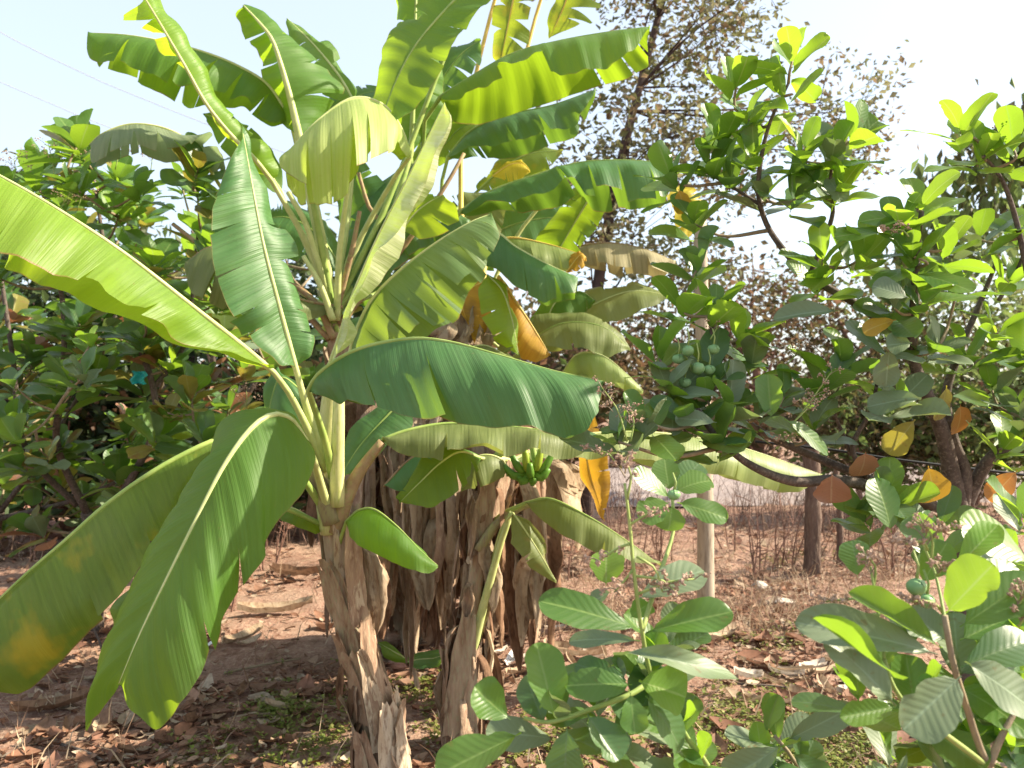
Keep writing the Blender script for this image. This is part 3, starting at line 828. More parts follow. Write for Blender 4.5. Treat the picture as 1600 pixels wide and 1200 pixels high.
# --- plants at the right of the clump
pathC = [org(C) + Vector((0, 0, -.05)), P(728, 1030, 3.45), P(740, 930, 3.48), P(752, 850, 3.5), P(765, 770, 3.52), P(775, 715, 3.53)]
radC = banana_trunk(C, pathC, .054, .036, 18, ('sheath_brown', 'dead', 'sheath', 'trunk'))
pathD = [org(D) + Vector((0, 0, -.05)), P(775, 850, 4.9), P(760, 700, 4.7), P(750, 600, 4.55), P(745, 520, 4.4)]
radD = banana_trunk(D, pathD, .10, .055, 10, ('sheath_brown', 'dead', 'trunk'))
PD = [(748, 560, 4.45), (746, 520, 4.4)]
banana_leaf(D, [(688, 152, 4.25), (735, 122, 4.2), (800, 85, 4.12), (870, 65, 4.05), (950, 50, 4.0), (1014, 42, 3.97)],
            [(688, 152), (720, 152), (752, 130), (770, 118), (850, 102), (880, 98), (905, 100), (950, 88), (985, 72), (1000, 62), (1014, 42)],
            [(688, 152), (707, 192), (752, 196), (800, 180), (870, 157), (932, 136), (985, 122), (1000, 110), (1013, 104), (1014, 42)], dr=-.30, dl=.06, mat='ban', ribm='rib_green', pet=PD + [(680, 380, 4.5), (660, 210, 4.4)], rib=.012, petr=.02,
            bulge=.08, tl=T(.68, .8, .9, dep=.75, gap=.008), tr=T(.5, .3, dep=.4, gap=.006), ripple=.018)
banana_leaf(D, [(700, 245, 4.45), (735, 205, 4.42), (790, 180, 4.4), (860, 165, 4.38), (930, 140, 4.36)], [(700, 245), (735, 232), (800, 225), (850, 205), (900, 195), (930, 140)], dr=-.14, mat='ban_dark', ribm='rib_green', pet=PD + [(690, 330, 4.5)], rib=.010, tr=T(.4, .6, dep=.5))
banana_leaf(D, [(640, 230, 4.6), (660, 180, 4.6), (690, 125, 4.6), (720, 85, 4.6), (752, 62, 4.6)], [(640, 230), (700, 190), (735, 140), (742, 110), (750, 95), (752, 62)], [(640, 230), (640, 160), (670, 100), (710, 70), (752, 62)], dr=-.05, dl=.08, mat='ban_dark', ribm='rib_green', pet=PD + [(660, 350, 4.6)], rib=.012, tr=T(.4, .55, .7, .82, dep=.8, gap=.012))
banana_leaf(D, [(815, -70, 4.7), (806, -20, 4.7), (796, 30, 4.7), (782, 98, 4.72)], [(815, -70), (845, -60), (832, 0), (826, 40), (822, 78), (800, 100), (782, 98)], [(815, -70), (780, -60), (778, 0), (768, 50), (768, 90), (782, 98)], dr=-.03, dl=.05, mat='ban_yel', ribm='rib_gold', pet=PD + [(720, 250, 4.7), (790, -60, 4.85)], rib=.010, petr=.018, tr=T(.3, .45, .6, .75, dep=.8, gap=.03), tl=T(.35, .5, .7, dep=.8, gap=.03))
banana_leaf(D, [(900, -70, 4.9), (888, -10, 4.9), (875, 25, 4.9), (858, 60, 4.9)], [(900, -70), (960, -60), (938, 0), (934, 25), (905, 45), (858, 60)], [(900, -70), (880, -50), (868, 0), (858, 40), (858, 60)], dr=-.04, dl=.05, mat='ban_yel', ribm='rib_gold', pet=PD + [(780, 260, 4.9), (860, -50, 5.1)], rib=.010, petr=.018, tr=T(.35, .5, .62, .74, dep=.85, gap=.05), tl=T(.5, dep=.7, gap=.03))
banana_leaf(D, [(720, 330, 4.2), (765, 300, 4.15), (830, 276, 4.1), (900, 255, 4.05), (965, 250, 4.0), (1030, 254, 3.97), (1062, 264, 3.96)], [(720, 330), (770, 310), (830, 308), (865, 292), (895, 275), (915, 298), (935, 305), (962, 300), (990, 305), (1040, 306), (1062, 264)],
            dr=-.18, mat='ban_dark', ribm='rib_green', pet=PD + [(690, 400, 4.3)], rib=.010, petr=.017, tr=T(.45, .6, .72, .85, dep=.8, gap=.008), ripple=.02)
banana_leaf(D, [(945, 280, 4.3), (925, 305, 4.3), (900, 345, 4.3), (868, 400, 4.3)], [(945, 280), (950, 320), (932, 355), (912, 380), (900, 400), (868, 400)], [(945, 280), (895, 290), (855, 345), (833, 380), (868, 400)], dr=-.04, dl=.04, mat='ban', ribm='rib', rib=.009, pet=PD + [(800, 380, 4.5), (900, 265, 4.45)])
banana_leaf(D, [(742, 395, 4.0), (775, 365, 3.95), (805, 385, 3.9), (850, 410, 3.87), (903, 434, 3.85)], [(742, 395), (755, 415), (775, 420), (800, 442), (830, 462), (850, 470), (872, 462), (898, 462), (903, 434)], dr=-.10, mat='ban_dark', ribm='rib', pet=PD + [(735, 450, 4.2)], rib=.009, tr=T(.5, .75, dep=.6, gap=.02))
banana_leaf(D, [(745, 395, 4.25), (790, 372, 4.22), (850, 380, 4.2), (912, 398, 4.2)], [(745, 395), (790, 405), (850, 420), (895, 420), (912, 398)], dr=-.05, mat='ban_pale', ribm='rib_gold', rib=.009, tr=T(.5, .75, dep=.7))
banana_leaf(D, [(860, 400, 4.4), (910, 384, 4.36), (960, 380, 4.33), (1010, 390, 4.3), (1055, 408, 4.3)], [(860, 400), (915, 412), (940, 415), (965, 425), (1000, 422), (1040, 430), (1055, 408)], dr=-.08, mat='ban_dry', ribm='rib_brown', rib=.008, tr=T(.35, .5, .62, .75, .87, dep=.7, gap=.01))
banana_leaf(D, [(800, 560, 4.35), (860, 515, 4.3), (920, 480, 4.25), (985, 455, 4.2), (1052, 462, 4.2)], [(800, 560), (870, 545), (930, 508), (985, 492), (1020, 480), (1052, 462)], [(800, 560), (850, 490), (915, 450), (985, 442), (1052, 462)], dr=-.12, dl=.10, mat='ban_olive', ribm='rib', pet=PD, rib=.009, bulge=.12)
banana_leaf(D, [(770, 560, 4.2), (830, 530, 4.1), (880, 505, 4.05), (940, 510, 4.0), (985, 545, 4.0)], [(770, 560), (860, 540), (910, 545), (945, 562), (985, 545)], [(770, 560), (820, 500), (885, 488), (945, 500), (985, 545)], dr=-.1, dl=.08, mat='ban_olive', ribm='rib_green', pet=PD, rib=.008)
banana_leaf(D, [(870, 600, 4.1), (900, 555, 4.0), (940, 555, 3.9), (980, 585, 3.85), (1005, 610, 3.85)], [(870, 600), (900, 590), (950, 600), (985, 612), (1005, 610)], dr=-.06, mat='ban_pale', ribm='rib', rib=.007)
banana_leaf(D, [(780, 432, 4.05), (800, 462, 4.0), (832, 510, 3.97), (860, 556, 3.96)], [(780, 432), (782, 465), (800, 520), (815, 560), (838, 566), (860, 556)], dr=-.03, mat='ban_gold', ribm='rib_gold', pet=PD, rib=.009, label='golden yellow dying leaf')
banana_leaf(D, [(762, 430, 3.95), (785, 455, 3.92), (800, 500, 3.9), (810, 552, 3.9)], [(762, 430), (745, 450), (752, 490), (775, 530), (810, 552)], [(762, 430), (792, 448), (805, 500), (810, 552)], dr=-.05, dl=.05, mat='ban_young', ribm='rib', rib=.006, pet=PD)
banana_leaf(D, [(755, 440, 4.2), (735, 452, 4.15), (722, 480, 4.15), (748, 540, 4.15)], [(755, 440), (718, 445), (712, 468), (748, 540)], [(755, 440), (765, 460), (768, 500), (748, 540)], dr=-.03, dl=.03, mat='ban_gold', ribm='rib_gold', rib=.006)
banana_leaf(D, [(820, 560, 4.25), (850, 510, 4.25), (870, 470, 4.25), (905, 455, 4.25), (930, 470, 4.25)], [(820, 560), (880, 530), (905, 505), (930, 470)], [(820, 560), (830, 500), (860, 455), (930, 470)], dr=-.05, dl=.05, mat='ban', ribm='rib', rib=.008)
banana_leaf(D, [(700, 560, 4.0), (730, 545, 3.95), (760, 540, 3.9), (800, 560, 3.85)], [(700, 560), (740, 570), (770, 572), (800, 560)], dr=-.08, mat='ban_olive', ribm='rib', rib=.007)

banana_leaf(D, [(1030, 290, 4.4), (1060, 300, 4.38), (1078, 330, 4.36), (1072, 372, 4.36)], [(1030, 290), (1050, 320), (1052, 350), (1072, 372)], [(1030, 290), (1085, 295), (1104, 325), (1096, 355), (1072, 372)], dr=-.04, dl=.04, mat='ban_bright', ribm='rib_gold', rib=.006, label='bright yellow torn leaf end')
banana_leaf(D, [(770, 275, 4.3), (795, 258, 4.3), (815, 256, 4.3), (828, 268, 4.3)], [(770, 275), (795, 282), (815, 280), (828, 268)], [(770, 275), (790, 248), (815, 246), (828, 268)], dr=-.03, dl=.03, mat='ban_bright', ribm='rib_gold', rib=.005)
banana_leaf(D, [(885, 425, 4.15), (900, 405, 4.15), (908, 398, 4.15), (916, 402, 4.15)], [(885, 425), (902, 425), (912, 415), (916, 402)], [(885, 425), (890, 400), (905, 390), (916, 402)], dr=-.03, dl=.03, mat='ban_gold', ribm='rib_gold', rib=.005)

PC = [(768, 760, 3.52), (775, 720, 3.5)]
banana_leaf(C, [(752, 716, 3.3), (720, 706, 3.2), (690, 722, 3.12), (655, 755, 3.08), (624, 786, 3.07)], [(752, 716), (738, 738), (720, 762), (700, 780), (680, 794), (650, 790), (624, 786)], [(752, 716), (700, 700), (665, 712), (640, 745), (620, 778), (624, 786)], dr=-.06, dl=.03, mat='ban', ribm='rib', pet=PC, rib=.007)
banana_leaf(C, [(800, 740, 3.4), (780, 716, 3.36), (750, 712, 3.34), (728, 735, 3.33), (720, 765, 3.33)], [(800, 740), (770, 752), (745, 765), (720, 765)], dr=-.06, mat='ban_olive', ribm='rib', pet=PC, rib=.007)
banana_leaf(C, [(822, 786, 3.35), (860, 780, 3.25), (915, 805, 3.15), (975, 842, 3.1), (1038, 888, 3.08)], [(822, 786), (850, 815), (885, 842), (930, 862), (985, 880), (1038, 888)], dr=-.08, mat='ban_olive', ribm='rib_green', pet=[(758, 835, 3.5), (785, 805, 3.45)], rib=.008, petr=.02, tr=T(.6, dep=.5))
banana_leaf(C, [(802, 802, 3.3), (818, 825, 3.27), (842, 862, 3.25), (869, 908, 3.25)], [(802, 802), (798, 850), (830, 888), (869, 908)], [(802, 802), (828, 812), (850, 850), (869, 908)], dr=-.03, dl=.03, mat='ban_olive', ribm='rib', pet=[(762, 905, 3.45), (782, 830, 3.38)], rib=.005)
banana_leaf(C, [(600, 760, 3.7), (640, 718, 3.65), (680, 705, 3.6), (720, 720, 3.6)], [(600, 760), (650, 775), (690, 755), (720, 720)], dr=-.06, mat='ban_dark', ribm='rib_brown', rib=.007)
banana_leaf(C, [(800, 720, 3.6), (870, 690, 3.7), (960, 675, 3.8), (1060, 680, 3.9), (1160, 700, 4.0), (1285, 742, 4.1)], [(800, 720), (870, 715), (960, 712), (1060, 728), (1140, 745), (1210, 765), (1255, 768), (1285, 742)], dr=-.12, mat='ban_pale', ribm='rib', pet=PC, rib=.011, tr=T(.5, .7, .85, dep=.5, gap=.004))
tube('leaf_stalk', [P(735, 1030, 3.44), P(752, 960, 3.41), P(768, 900, 3.38), P(785, 840, 3.36), P(800, 800, 3.35)], (.022, .012), M['rib'], C, 8, 12)
tube('leaf_stalk', [P(748, 860, 3.42), P(775, 820, 3.42), P(810, 795, 3.42), P(845, 785, 3.42)], (.024, .012), M['stem_purple'], C, 8, 12)
banana_leaf(C, [(925, 640, 4.0), (915, 690, 3.95), (922, 740, 3.95), (945, 815, 3.95)], [(925, 640), (945, 690), (952, 750), (945, 815)], [(925, 640), (898, 690), (905, 745), (945, 815)], dr=-.04, dl=.04, mat='ban_gold', ribm='rib_gold', rib=.008, label='narrow yellow and brown dead leaf hanging')

# bunch of green bananas
tube('bunch_stalk', [P(775, 715, 3.5), P(800, 690, 3.45), P(828, 690, 3.4), P(838, 735, 3.38)], (.02, .012), M['rib_green'], C, 8, 12)
for i, (x, y, d, dx, dy) in enumerate(((800, 735, 3.36, -14, 4), (815, 745, 3.34, -6, 14), (832, 748, 3.33, 4, 14), (846, 738, 3.34, 12, 6), (838, 718, 3.34, 8, -14), (822, 720, 3.33, -2, -14), (808, 722, 3.36, -10, -8), (852, 722, 3.36, 12, -8), (826, 732, 3.31, 2, 2))):
    a = P(829, 728, 3.38)
    b_ = P(x + dx, y + dy * .6, d)
    mid = (a + b_) / 2 + Vector((0, -.02, -.03))
    pts = cr([a, mid, b_ + Vector((0, 0, .025))], 9)
    v2, f2, u2 = tube_geo(pts, lambda f: .006 + .013 * math.sin(math.pi * min(1, .1 + .85 * f)) ** .6, 6)
    mesh('banana', v2, f2, M['fruit_yel' if i in (4, 5) else 'fruit'], C, uv=u2)

# withered leaves hanging round the trunks
def skirt(plant, path, n, f0, f1, rr, Ls, Ws):
    pts = cr(path, 60)
    for i in range(n):
        f = f0 + (f1 - f0) * rnd.random()
        a = rnd.random() * 6.283
        p = pts[int(f * 59)]
        ov = Vector((math.cos(a), math.sin(a), .35))
        L_ = min(Ls[0] + (Ls[1] - Ls[0]) * rnd.random(), p.z + .05)
        dead_leaf(plant, p + ov * rr, ov, L_, Ws[0] + (Ws[1] - Ws[0]) * rnd.random(), rnd.choice(('dead', 'dead', 'dead_tan', 'sheath_brown')))
skirt(B, pathB, 60, .2, .85, .09, (.4, 1.15), (.05, .14))
skirt(D, pathD, 64, .2, .97, .10, (.4, 1.2), (.05, .15))
for x, y, d in [(rnd.uniform(560, 840), rnd.uniform(620, 840), rnd.uniform(3.9, 4.7)) for _ in range(110)]:
    pp_ = P(x, y, d)
    pl_ = B if x < 690 else D
    dead_leaf(pl_, pp_, (rnd.uniform(-.6, .6), rnd.uniform(-.8, .1), .2), min(pp_.z, rnd.uniform(.35, .85)), rnd.uniform(.04, .13), rnd.choice(('dead', 'dead_tan', 'sheath_brown', 'dead_tan')))
skirt(C, pathC, 30, .15, .95, .04, (.15, .5), (.025, .09))
skirt(A, pathA, 9, .1, .8, .04, (.12, .36), (.02, .06))
for x, y, d, ox, L_, W_, m_ in ((725, 475, 4.2, -.2, .25, .22, 'dead_tan'), (700, 500, 4.15, -.4, .22, .2, 'dead_tan'), (745, 500, 4.2, .2, .3, .2, 'dead_tan'), (690, 520, 4.2, -.3, .35, .16, 'dead'), (560, 850, 3.2, .3, .4, .12, 'dead_tan'),
                             (585, 860, 3.3, .3, .38, .12, 'dead'), (690, 800, 3.9, -.2, .5, .16, 'dead_tan'), (800, 800, 3.9, .3, .55, .2, 'dead_tan'), (830, 790, 4.0, .3, .5, .18, 'dead'), (620, 850, 3.8, -.3, .45, .18, 'dead'), (870, 720, 4.2, .3, .5, .2, 'dead_tan')):
    dead_leaf(D if d > 3.5 else A, P(x, y, d), (ox, -.3, .2), L_, W_, m_)

# ------------------------------------------------------------------ cashew leaves
LEAFMESH = {}
def cashew_mesh(mat, var):
    key = (mat, var)
    if key in LEAFMESH:
        return LEAFMESH[key]
    r = random.Random(var * 7 + 1)
    fold, bend, wav, tw = r.uniform(.04, .26), r.uniform(-.08, .32), r.uniform(.02, .09), r.uniform(-.25, .25)
    pk, asy, nt_, nd = r.uniform(.48, .72), r.uniform(-.10, .10), r.uniform(.3, .85), (r.uniform(.12, .3) if r.random() < .35 else 0)
    V, Fc, UV = [], [], []
    n, C = 18, 4
    w0 = r.uniform(.25, .33)
    for i in range(n + 1):
        u = .07 * i if i < 2 else .07 + .93 * (1 - (1 - (i - 1) / (n - 1)) ** 1.75)
        if u < .069:
            w_ = .008
        else:
            q = (u - .07) / .93
            w_ = max(.006, w0 * (q ** pk) * ((1 - q ** 3.4) ** .5) * 1.22 + .004)
        for c_ in range(-C, C + 1):
            s = c_ / C
            x = s * w_ * (1 + .05 * math.sin(u * 17 + var + c_) + asy * (1 if s > 0 else -1) - (nd * max(0, 1 - abs(u - nt_) / .05) if s == 1 else 0)) + .03 * asy * math.sin(u * 3)
            z = fold * abs(s) ** 1.2 * w_ * 2.2 - bend * u * u + wav * abs(s) * math.sin(u * 7 + (1.5 if s > 0 else 0) + var) * .6 + .004 * abs(s) * math.cos(u * 10 * 6.2832 - abs(s) * 2.1 * 6.2832)
            a = tw * u
            V.append((x * math.cos(a) - z * math.sin(a), u, x * math.sin(a) + z * math.cos(a)))
            UV.append((u, s))
    k = 2 * C + 1
    for i in range(n):
        for c_ in range(k - 1):
            q0 = i * k + c_
            Fc.append((q0, q0 + 1, q0 + k + 1, q0 + k))
    me = bpy.data.meshes.new('leaf')
    me.from_pydata(V, [], Fc)
    ul = me.uv_layers.new(name="UVMap")
    for lp in me.loops:
        ul.data[lp.index].uv = UV[lp.vertex_index]
    me.materials.append(M[mat])
    me.polygons.foreach_set("use_smooth", [True] * len(me.polygons))
    LEAFMESH[key] = me
    return me

MASS = {}
def put_leaf(plant, base, d, nrm, L, W=None, mat='cash', var=None, mass=False):
    y = d.normalized()
    x = y.cross(nrm)
    if x.length < 1e-3:
        x = y.cross(Vector((1, 0, .2)))
    x.normalize()
    z = x.cross(y)
    var = rnd.randrange(12) if var is None else var
    sx = L * 1.15 if W is None else W / .53
    m4 = Matrix(((x.x * sx, y.x * L, z.x * L, 0), (x.y * sx, y.y * L, z.y * L, 0), (x.z * sx, y.z * L, z.z * L, 0), (0, 0, 0, 1)))
    m4.translation = base - org(plant)
    if mass:
        MASS.setdefault(plant.name, []).append((mat, var, m4))
        return None
    o = bpy.data.objects.new('leaf', cashew_mesh(mat, var))
    COL.objects.link(o)
    o.parent = plant
    o.matrix_local = m4
    return o

def px_leaf(plant, bx, by, tx, ty, wpx, d, dd=0.0, mat='cash', side=0.0, var=None, face=.75):
    """leaf from its base to its tip; side tips the blade to one side, face how far it faces the viewer rather than the sky"""
    a, b_ = P(bx, by, d), P(tx, ty, d + dd)
    nrm = Vector((side, -face, 1 - face * .4))
    return put_leaf(plant, a, b_ - a, nrm, (b_ - a).length * 1.08, wpx * d / FPX * 1.15, mat, var)

def build_mass(plant):
    V, Fc, UV, mi, slots = [], [], [], [], []
    for mat, var, m4 in MASS.get(plant.name, []):
        me = cashew_mesh(mat, var)
        b0 = len(V)
        V.extend([m4 @ v.co for v in me.vertices])
        u_ = [None] * len(me.vertices)
        for lp in me.loops:
            u_[lp.vertex_index] = tuple(me.uv_layers[0].data[lp.index].uv)
        UV.extend(u_)
        if mat not in slots:
            slots.append(mat)
        for p in me.polygons:
            Fc.append(tuple(b0 + i for i in p.vertices))
            mi.append(slots.index(mat))
    if not V:
        return
    o0 = org(plant)
    o = mesh('leaves', [v + o0 for v in V], Fc, M[slots[0]], plant, uv=UV)
    for m_ in slots[1:]:
        o.data.materials.append(M[m_])
    o.data.polygons.foreach_set("material_index", mi)
    o["kind"] = "stuff"

def rosette(plant, c, ax, n, L, mats, spread=(.45, 1.35), solo=5):
    ax = ax.normalized()
    u = ax.cross(Vector((.3, 1, .1))).normalized()
    v = ax.cross(u)
    a0 = rnd.random() * 6.28
    for i in range(n):
        a = a0 + i * 2.39996
        f = i / max(1, n - 1)
        e = spread[0] + (spread[1] - spread[0]) * (1 - f) + (rnd.random() - .5) * .3
        rad = u * math.cos(a) + v * math.sin(a)
        d = ax * math.cos(e) + rad * math.sin(e)
        nrm = ax * math.sin(e) - rad * math.cos(e) + Vector((0, 0, .35)) + Vector((rnd.random() - .5, rnd.random() - .5, rnd.random() - .5)) * .5
        l_ = L * (.72 + .45 * rnd.random()) * (1 - .25 * f)
        put_leaf(plant, c - ax * .05 * (1 - f) * (L / .14), d, nrm, l_, None, rnd.choice(mats), mass=i % max(1, round(n / solo)) != 0 if n > solo else False)

def panicle(plant, base, tip, spread=.05, n=7):
    """loose spray: thin stalk, side stalks, tiny dry florets at their ends"""
    V, Fc, UV = tube_geo(cr([base, (base + tip) / 2 + Vector((.01, 0, .01)), tip], 6), (.0028, .0016), 5)
    st = mesh('flower_stalk', V, Fc, M['shoot'], plant, uv=UV)
    V, Fc, UV = [], [], []
    V2, F2 = [], []
    ax = (tip - base).normalized()
    for i in range(n):
        f = .45 + .55 * i / (n - 1)
        a = i * 2.4
        o_ = base.lerp(tip, f)
        q = Vector((math.cos(a), math.sin(a), .3 + .3 * rnd.random())).normalized()
        e = o_ + (q * spread * (1.25 - f * .5) + ax * .01) * (.6 + .6 * rnd.random())
        tube_geo([o_, (o_ + e) / 2 + Vector((0, 0, .004)), e], (.0014, .001), 4, V, Fc, UV, cap=False)
        for k in range(8):
            c_ = e + Vector((rnd.gauss(0, 1), rnd.gauss(0, 1), rnd.gauss(0, 1))) * .13 * spread
            r_ = (.0016 + .0022 * rnd.random()) * (1 + spread * 4)
            b0 = len(V2)
            rx = Vector((rnd.gauss(0, 1), rnd.gauss(0, 1), rnd.gauss(0, 1))).normalized()
            ry = rx.orthogonal().normalized()
            rz = rx.cross(ry)
            V2.extend([c_ + rx * r_ * 1.6, c_ - rx * r_ * 1.2, c_ + ry * r_, c_ - ry * r_, c_ + rz * r_, c_ - rz * r_])
            for t3 in ((0, 2, 4), (0, 4, 3), (0, 3, 5), (0, 5, 2), (1, 4, 2), (1, 3, 4), (1, 5, 3), (1, 2, 5)):
                F2.append(tuple(b0 + z for z in t3))
    mesh('side_stalks', V, Fc, M['twig'], st, uv=UV)["kind"] = "stuff"
    mesh('florets', V2, F2, M['floret'], st, smoothf=False)["kind"] = "stuff"

def nut(plant, c, r, ang=0.0):
    """kidney shaped green nut hanging from a short stalk"""
    pts = []
    for i in range(9):
        t_ = i / 8
        a = -1.2 + 2.4 * t_
        pts.append(c + Vector((math.cos(ang) * math.sin(a), math.sin(ang) * math.sin(a), 0)) * r * .55 + Vector((0, 0, (1 - math.cos(a)) * r * 1.0 - r * .3)))
    V, Fc, UV = tube_geo(pts, lambda f: r * (.35 + .5 * math.sin(math.pi * f) ** .5), 10)
    o_ = mesh('cashew_nut', V, Fc, M['nut'], plant, uv=UV)
    mesh('stalk', *tube_geo([c + Vector((0, 0, r * .2)), c + Vector((.004, 0, r * 1.6)), c + Vector((.0, .01, r * 3))], (.003, .002), 5)[:2], M['shoot'], o_)

class Tree:
    def __init__(self, plant):
        self.p = plant
        self.nodes = []
    def branch(self, pts, r0, r1, mat='bark', name='branch', sides=8):
        v = [Vector(p) if isinstance(p, Vector) else P(*p) for p in pts]
        q = cr(v, max(8, 5 * len(v)))
        V, Fc, UV = tube_geo(q, (r0, r1), sides, rough=.18, seed=rnd.random() * 9)
        mesh(name, V, Fc, M[mat], self.p, uv=UV)
        self.nodes += q[len(q) // 5:]
    def twig_to(self, c, r=.005, mat='twig'):
        best = min(self.nodes, key=lambda n_: (n_ - c).length + (.25 if n_.z > c.z else 0))
        d = c - best
        mid = best + d * .5 + Vector((rnd.uniform(-.03, .03), rnd.uniform(-.03, .03), -.10 * d.length))
        q = cr([best, mid, c], 9)
        k = min(3.0, 1 + d.length * 2)
        V, Fc, UV = tube_geo(q, (r * k, r * .75), 6)
        mesh('twig', V, Fc, M[mat], self.p, uv=UV)
        self.nodes += q[3:]
        t_ = (q[-1] - q[-2]).normalized()
        return t_

# --- large cashew tree at the right
gR = P(1500, 880, 2.9)
R_ = empty('cashew_tree', (gR.x, gR.y, gz(gR.x, gR.y)), 'large cashew tree at the right with low spreading dark branches', 'tree')
R = Tree(R_)
bR = org(R_)
R.branch([bR + Vector((.03, 0, -.05)), bR + Vector((.02, 0, .35)), (1505, 850, 2.9), (1500, 800, 2.88)], .042, .034, 'bark', 'trunk', 12)
R.branch([(1502, 815, 2.88), (1487, 740, 2.83), (1470, 670, 2.78), (1440, 600, 2.72), (1424, 545, 2.66), (1428, 480, 2.6), (1432, 400, 2.55), (1440, 330, 2.5)], .034, .008)
R.branch([(1503, 815, 2.87), (1508, 740, 2.84), (1490, 690, 2.84), (1478, 620, 2.86), (1500, 550, 2.88), (1545, 440, 2.9), (1560, 400, 2.9)], .024, .007)
R.branch([(1508, 790, 2.88), (1545, 720, 2.82), (1605, 675, 2.75), (1660, 630, 2.7)], .028, .016)
R.branch([(1500, 835, 2.88), (1440, 780, 2.8), (1380, 765, 2.72), (1310, 750, 2.66), (1240, 752, 2.6), (1170, 725, 2.52), (1118, 680, 2.45), (1090, 640, 2.4)], .028, .008)
R.branch([(1440, 782, 2.8), (1350, 745, 2.78), (1270, 712, 2.76), (1200, 680, 2.74), (1150, 640, 2.7), (1110, 560, 2.66), (1115, 500, 2.64)], .018, .006)
R.branch([(1360, 752, 2.76), (1332, 700, 2.72), (1362, 640, 2.7), (1370, 600, 2.68)], .011, .006)
R.branch([(1330, 712, 2.74), (1318, 680, 2.74), (1305, 650, 2.72), (1295, 610, 2.7)], .008, .004)
R.branch([(1424, 545, 2.66), (1380, 505, 2.7), (1330, 470, 2.75), (1262, 430, 2.8), (1212, 375, 2.82), (1190, 330, 2.82), (1185, 280, 2.8), (1200, 200, 2.78), (1232, 130, 2.76)], .016, .005)
R.branch([(1265, 432, 2.8), (1300, 340, 2.78), (1296, 300, 2.76), (1300, 255, 2.74)], .010, .005)
R.branch([(1188, 320, 2.82), (1140, 290, 2.84), (1090, 262, 2.84)], .007, .004)
R.branch([(1605, 675, 2.75), (1620, 550, 2.72), (1600, 400, 2.7), (1570, 290, 2.66), (1530, 235, 2.64)], .018, .005)
R.branch([(1560, 470, 2.88), (1590, 420, 2.85), (1610, 360, 2.82)], .008, .005)
Y, Gn, Dk, Gy = 'cash_young', 'cash', 'cash_dark', 'cash_grey'
RS = [(1150, 135, 2.78, [Y]), (1238, 95, 2.74, [Y]), (1222, 150, 2.76, [Y, Gn]), (1165, 185, 2.8, [Y, Gn]), (1105, 255, 2.84, [Gn]), (1140, 280, 2.82, [Gn, Dk]), (1178, 245, 2.8, [Gn, Y]), (1258, 235, 2.74, [Gn, Y]),
      (1335, 215, 2.7, [Y, Gn]), (1300, 250, 2.72, [Gn, Gy]), (1245, 310, 2.78, [Gn, Dk]), (1195, 310, 2.8, [Gn, Gy]), (1050, 285, 2.84, [Gn, Dk]), (1130, 225, 2.84, [Gn]), (1310, 300, 2.72, [Gn, Y]),
      (1500, 205, 2.6, [Y]), (1535, 245, 2.62, [Y, Gn]), (1585, 235, 2.64, [Gn]), (1408, 350, 2.5, [Y, Gn]), (1440, 320, 2.5, [Y]), (1285, 405, 2.7, [Gn, Y]), (1275, 445, 2.74, [Gn]), (1345, 405, 2.6, [Gn, Y]),
      (1425, 400, 2.5, [Gn]), (1480, 390, 2.56, [Gn, Y]), (1530, 375, 2.8, [Gn, Gy]), (1590, 370, 2.78, [Gn, Dk]), (1440, 465, 2.52, [Gn, Dk]), (1395, 480, 2.55, [Gy, Dk]), (1495, 455, 2.7, [Gn, Dk]), (1575, 440, 2.84, [Gn]),
      (1560, 520, 2.84, [Gn, Y]), (1115, 490, 2.64, [Gn, Y]), (1160, 525, 2.68, [Y, Gn]), (1065, 480, 2.7, [Gn]), (1175, 570, 2.68, [Gy, Gn]), (1045, 610, 2.5, [Gy, Dk]), (1110, 580, 2.6, [Dk, Gy]), (1140, 640, 2.5, [Dk, Gy]),
      (1080, 665, 2.42, [Dk]), (1225, 620, 2.6, [Gn, Gy]), (1270, 670, 2.64, [Gn, Gy]), (1320, 570, 2.68, [Gn, Dk]), (1395, 545, 2.6, [Dk, Gy]), (1465, 545, 2.66, [Gy, Dk]), (1510, 560, 2.8, [Gn]), (1550, 610, 2.8, [Gn, Gy]),
      (1590, 650, 2.72, [Gy, Dk]), (1400, 635, 2.6, [Gy, Dk]), (1290, 610, 2.66, [Dk, Gn]), (1570, 700, 2.74, [Gn, Y]), (1390, 790, 2.6, [Gn, Dk]), (1350, 815, 2.7, [Dk]), (1470, 820, 2.7, [Dk]), (1010, 660, 2.35, [Gn, Gy]),
      (1030, 560, 2.6, [Gn, Dk]), (1120, 700, 2.44, [Dk]), (1190, 650, 2.6, [Dk, Gy]), (1600, 560, 2.75, [Gn]), (965, 690, 2.3, [Gy, Dk]), (1090, 420, 2.75, [Gn, Dk]), (1085, 350, 2.8, [Gn]), (1105, 625, 2.5, [Gn, Dk])]
RS.sort(key=lambda s: min((P(*s[:3]) - n_).length for n_ in R.nodes))
for i, (x, y, d, ms) in enumerate(RS):
    c_ = P(x, y, d)
    tw = R.twig_to(c_)
    ax = tw * .4 + Vector((rnd.uniform(-.3, .3), -.25 + rnd.uniform(-.35, .2), .75))
    rosette(R_, c_, ax, 6 + i % 2, .182, ms, solo=3.5)
build_mass(R_)
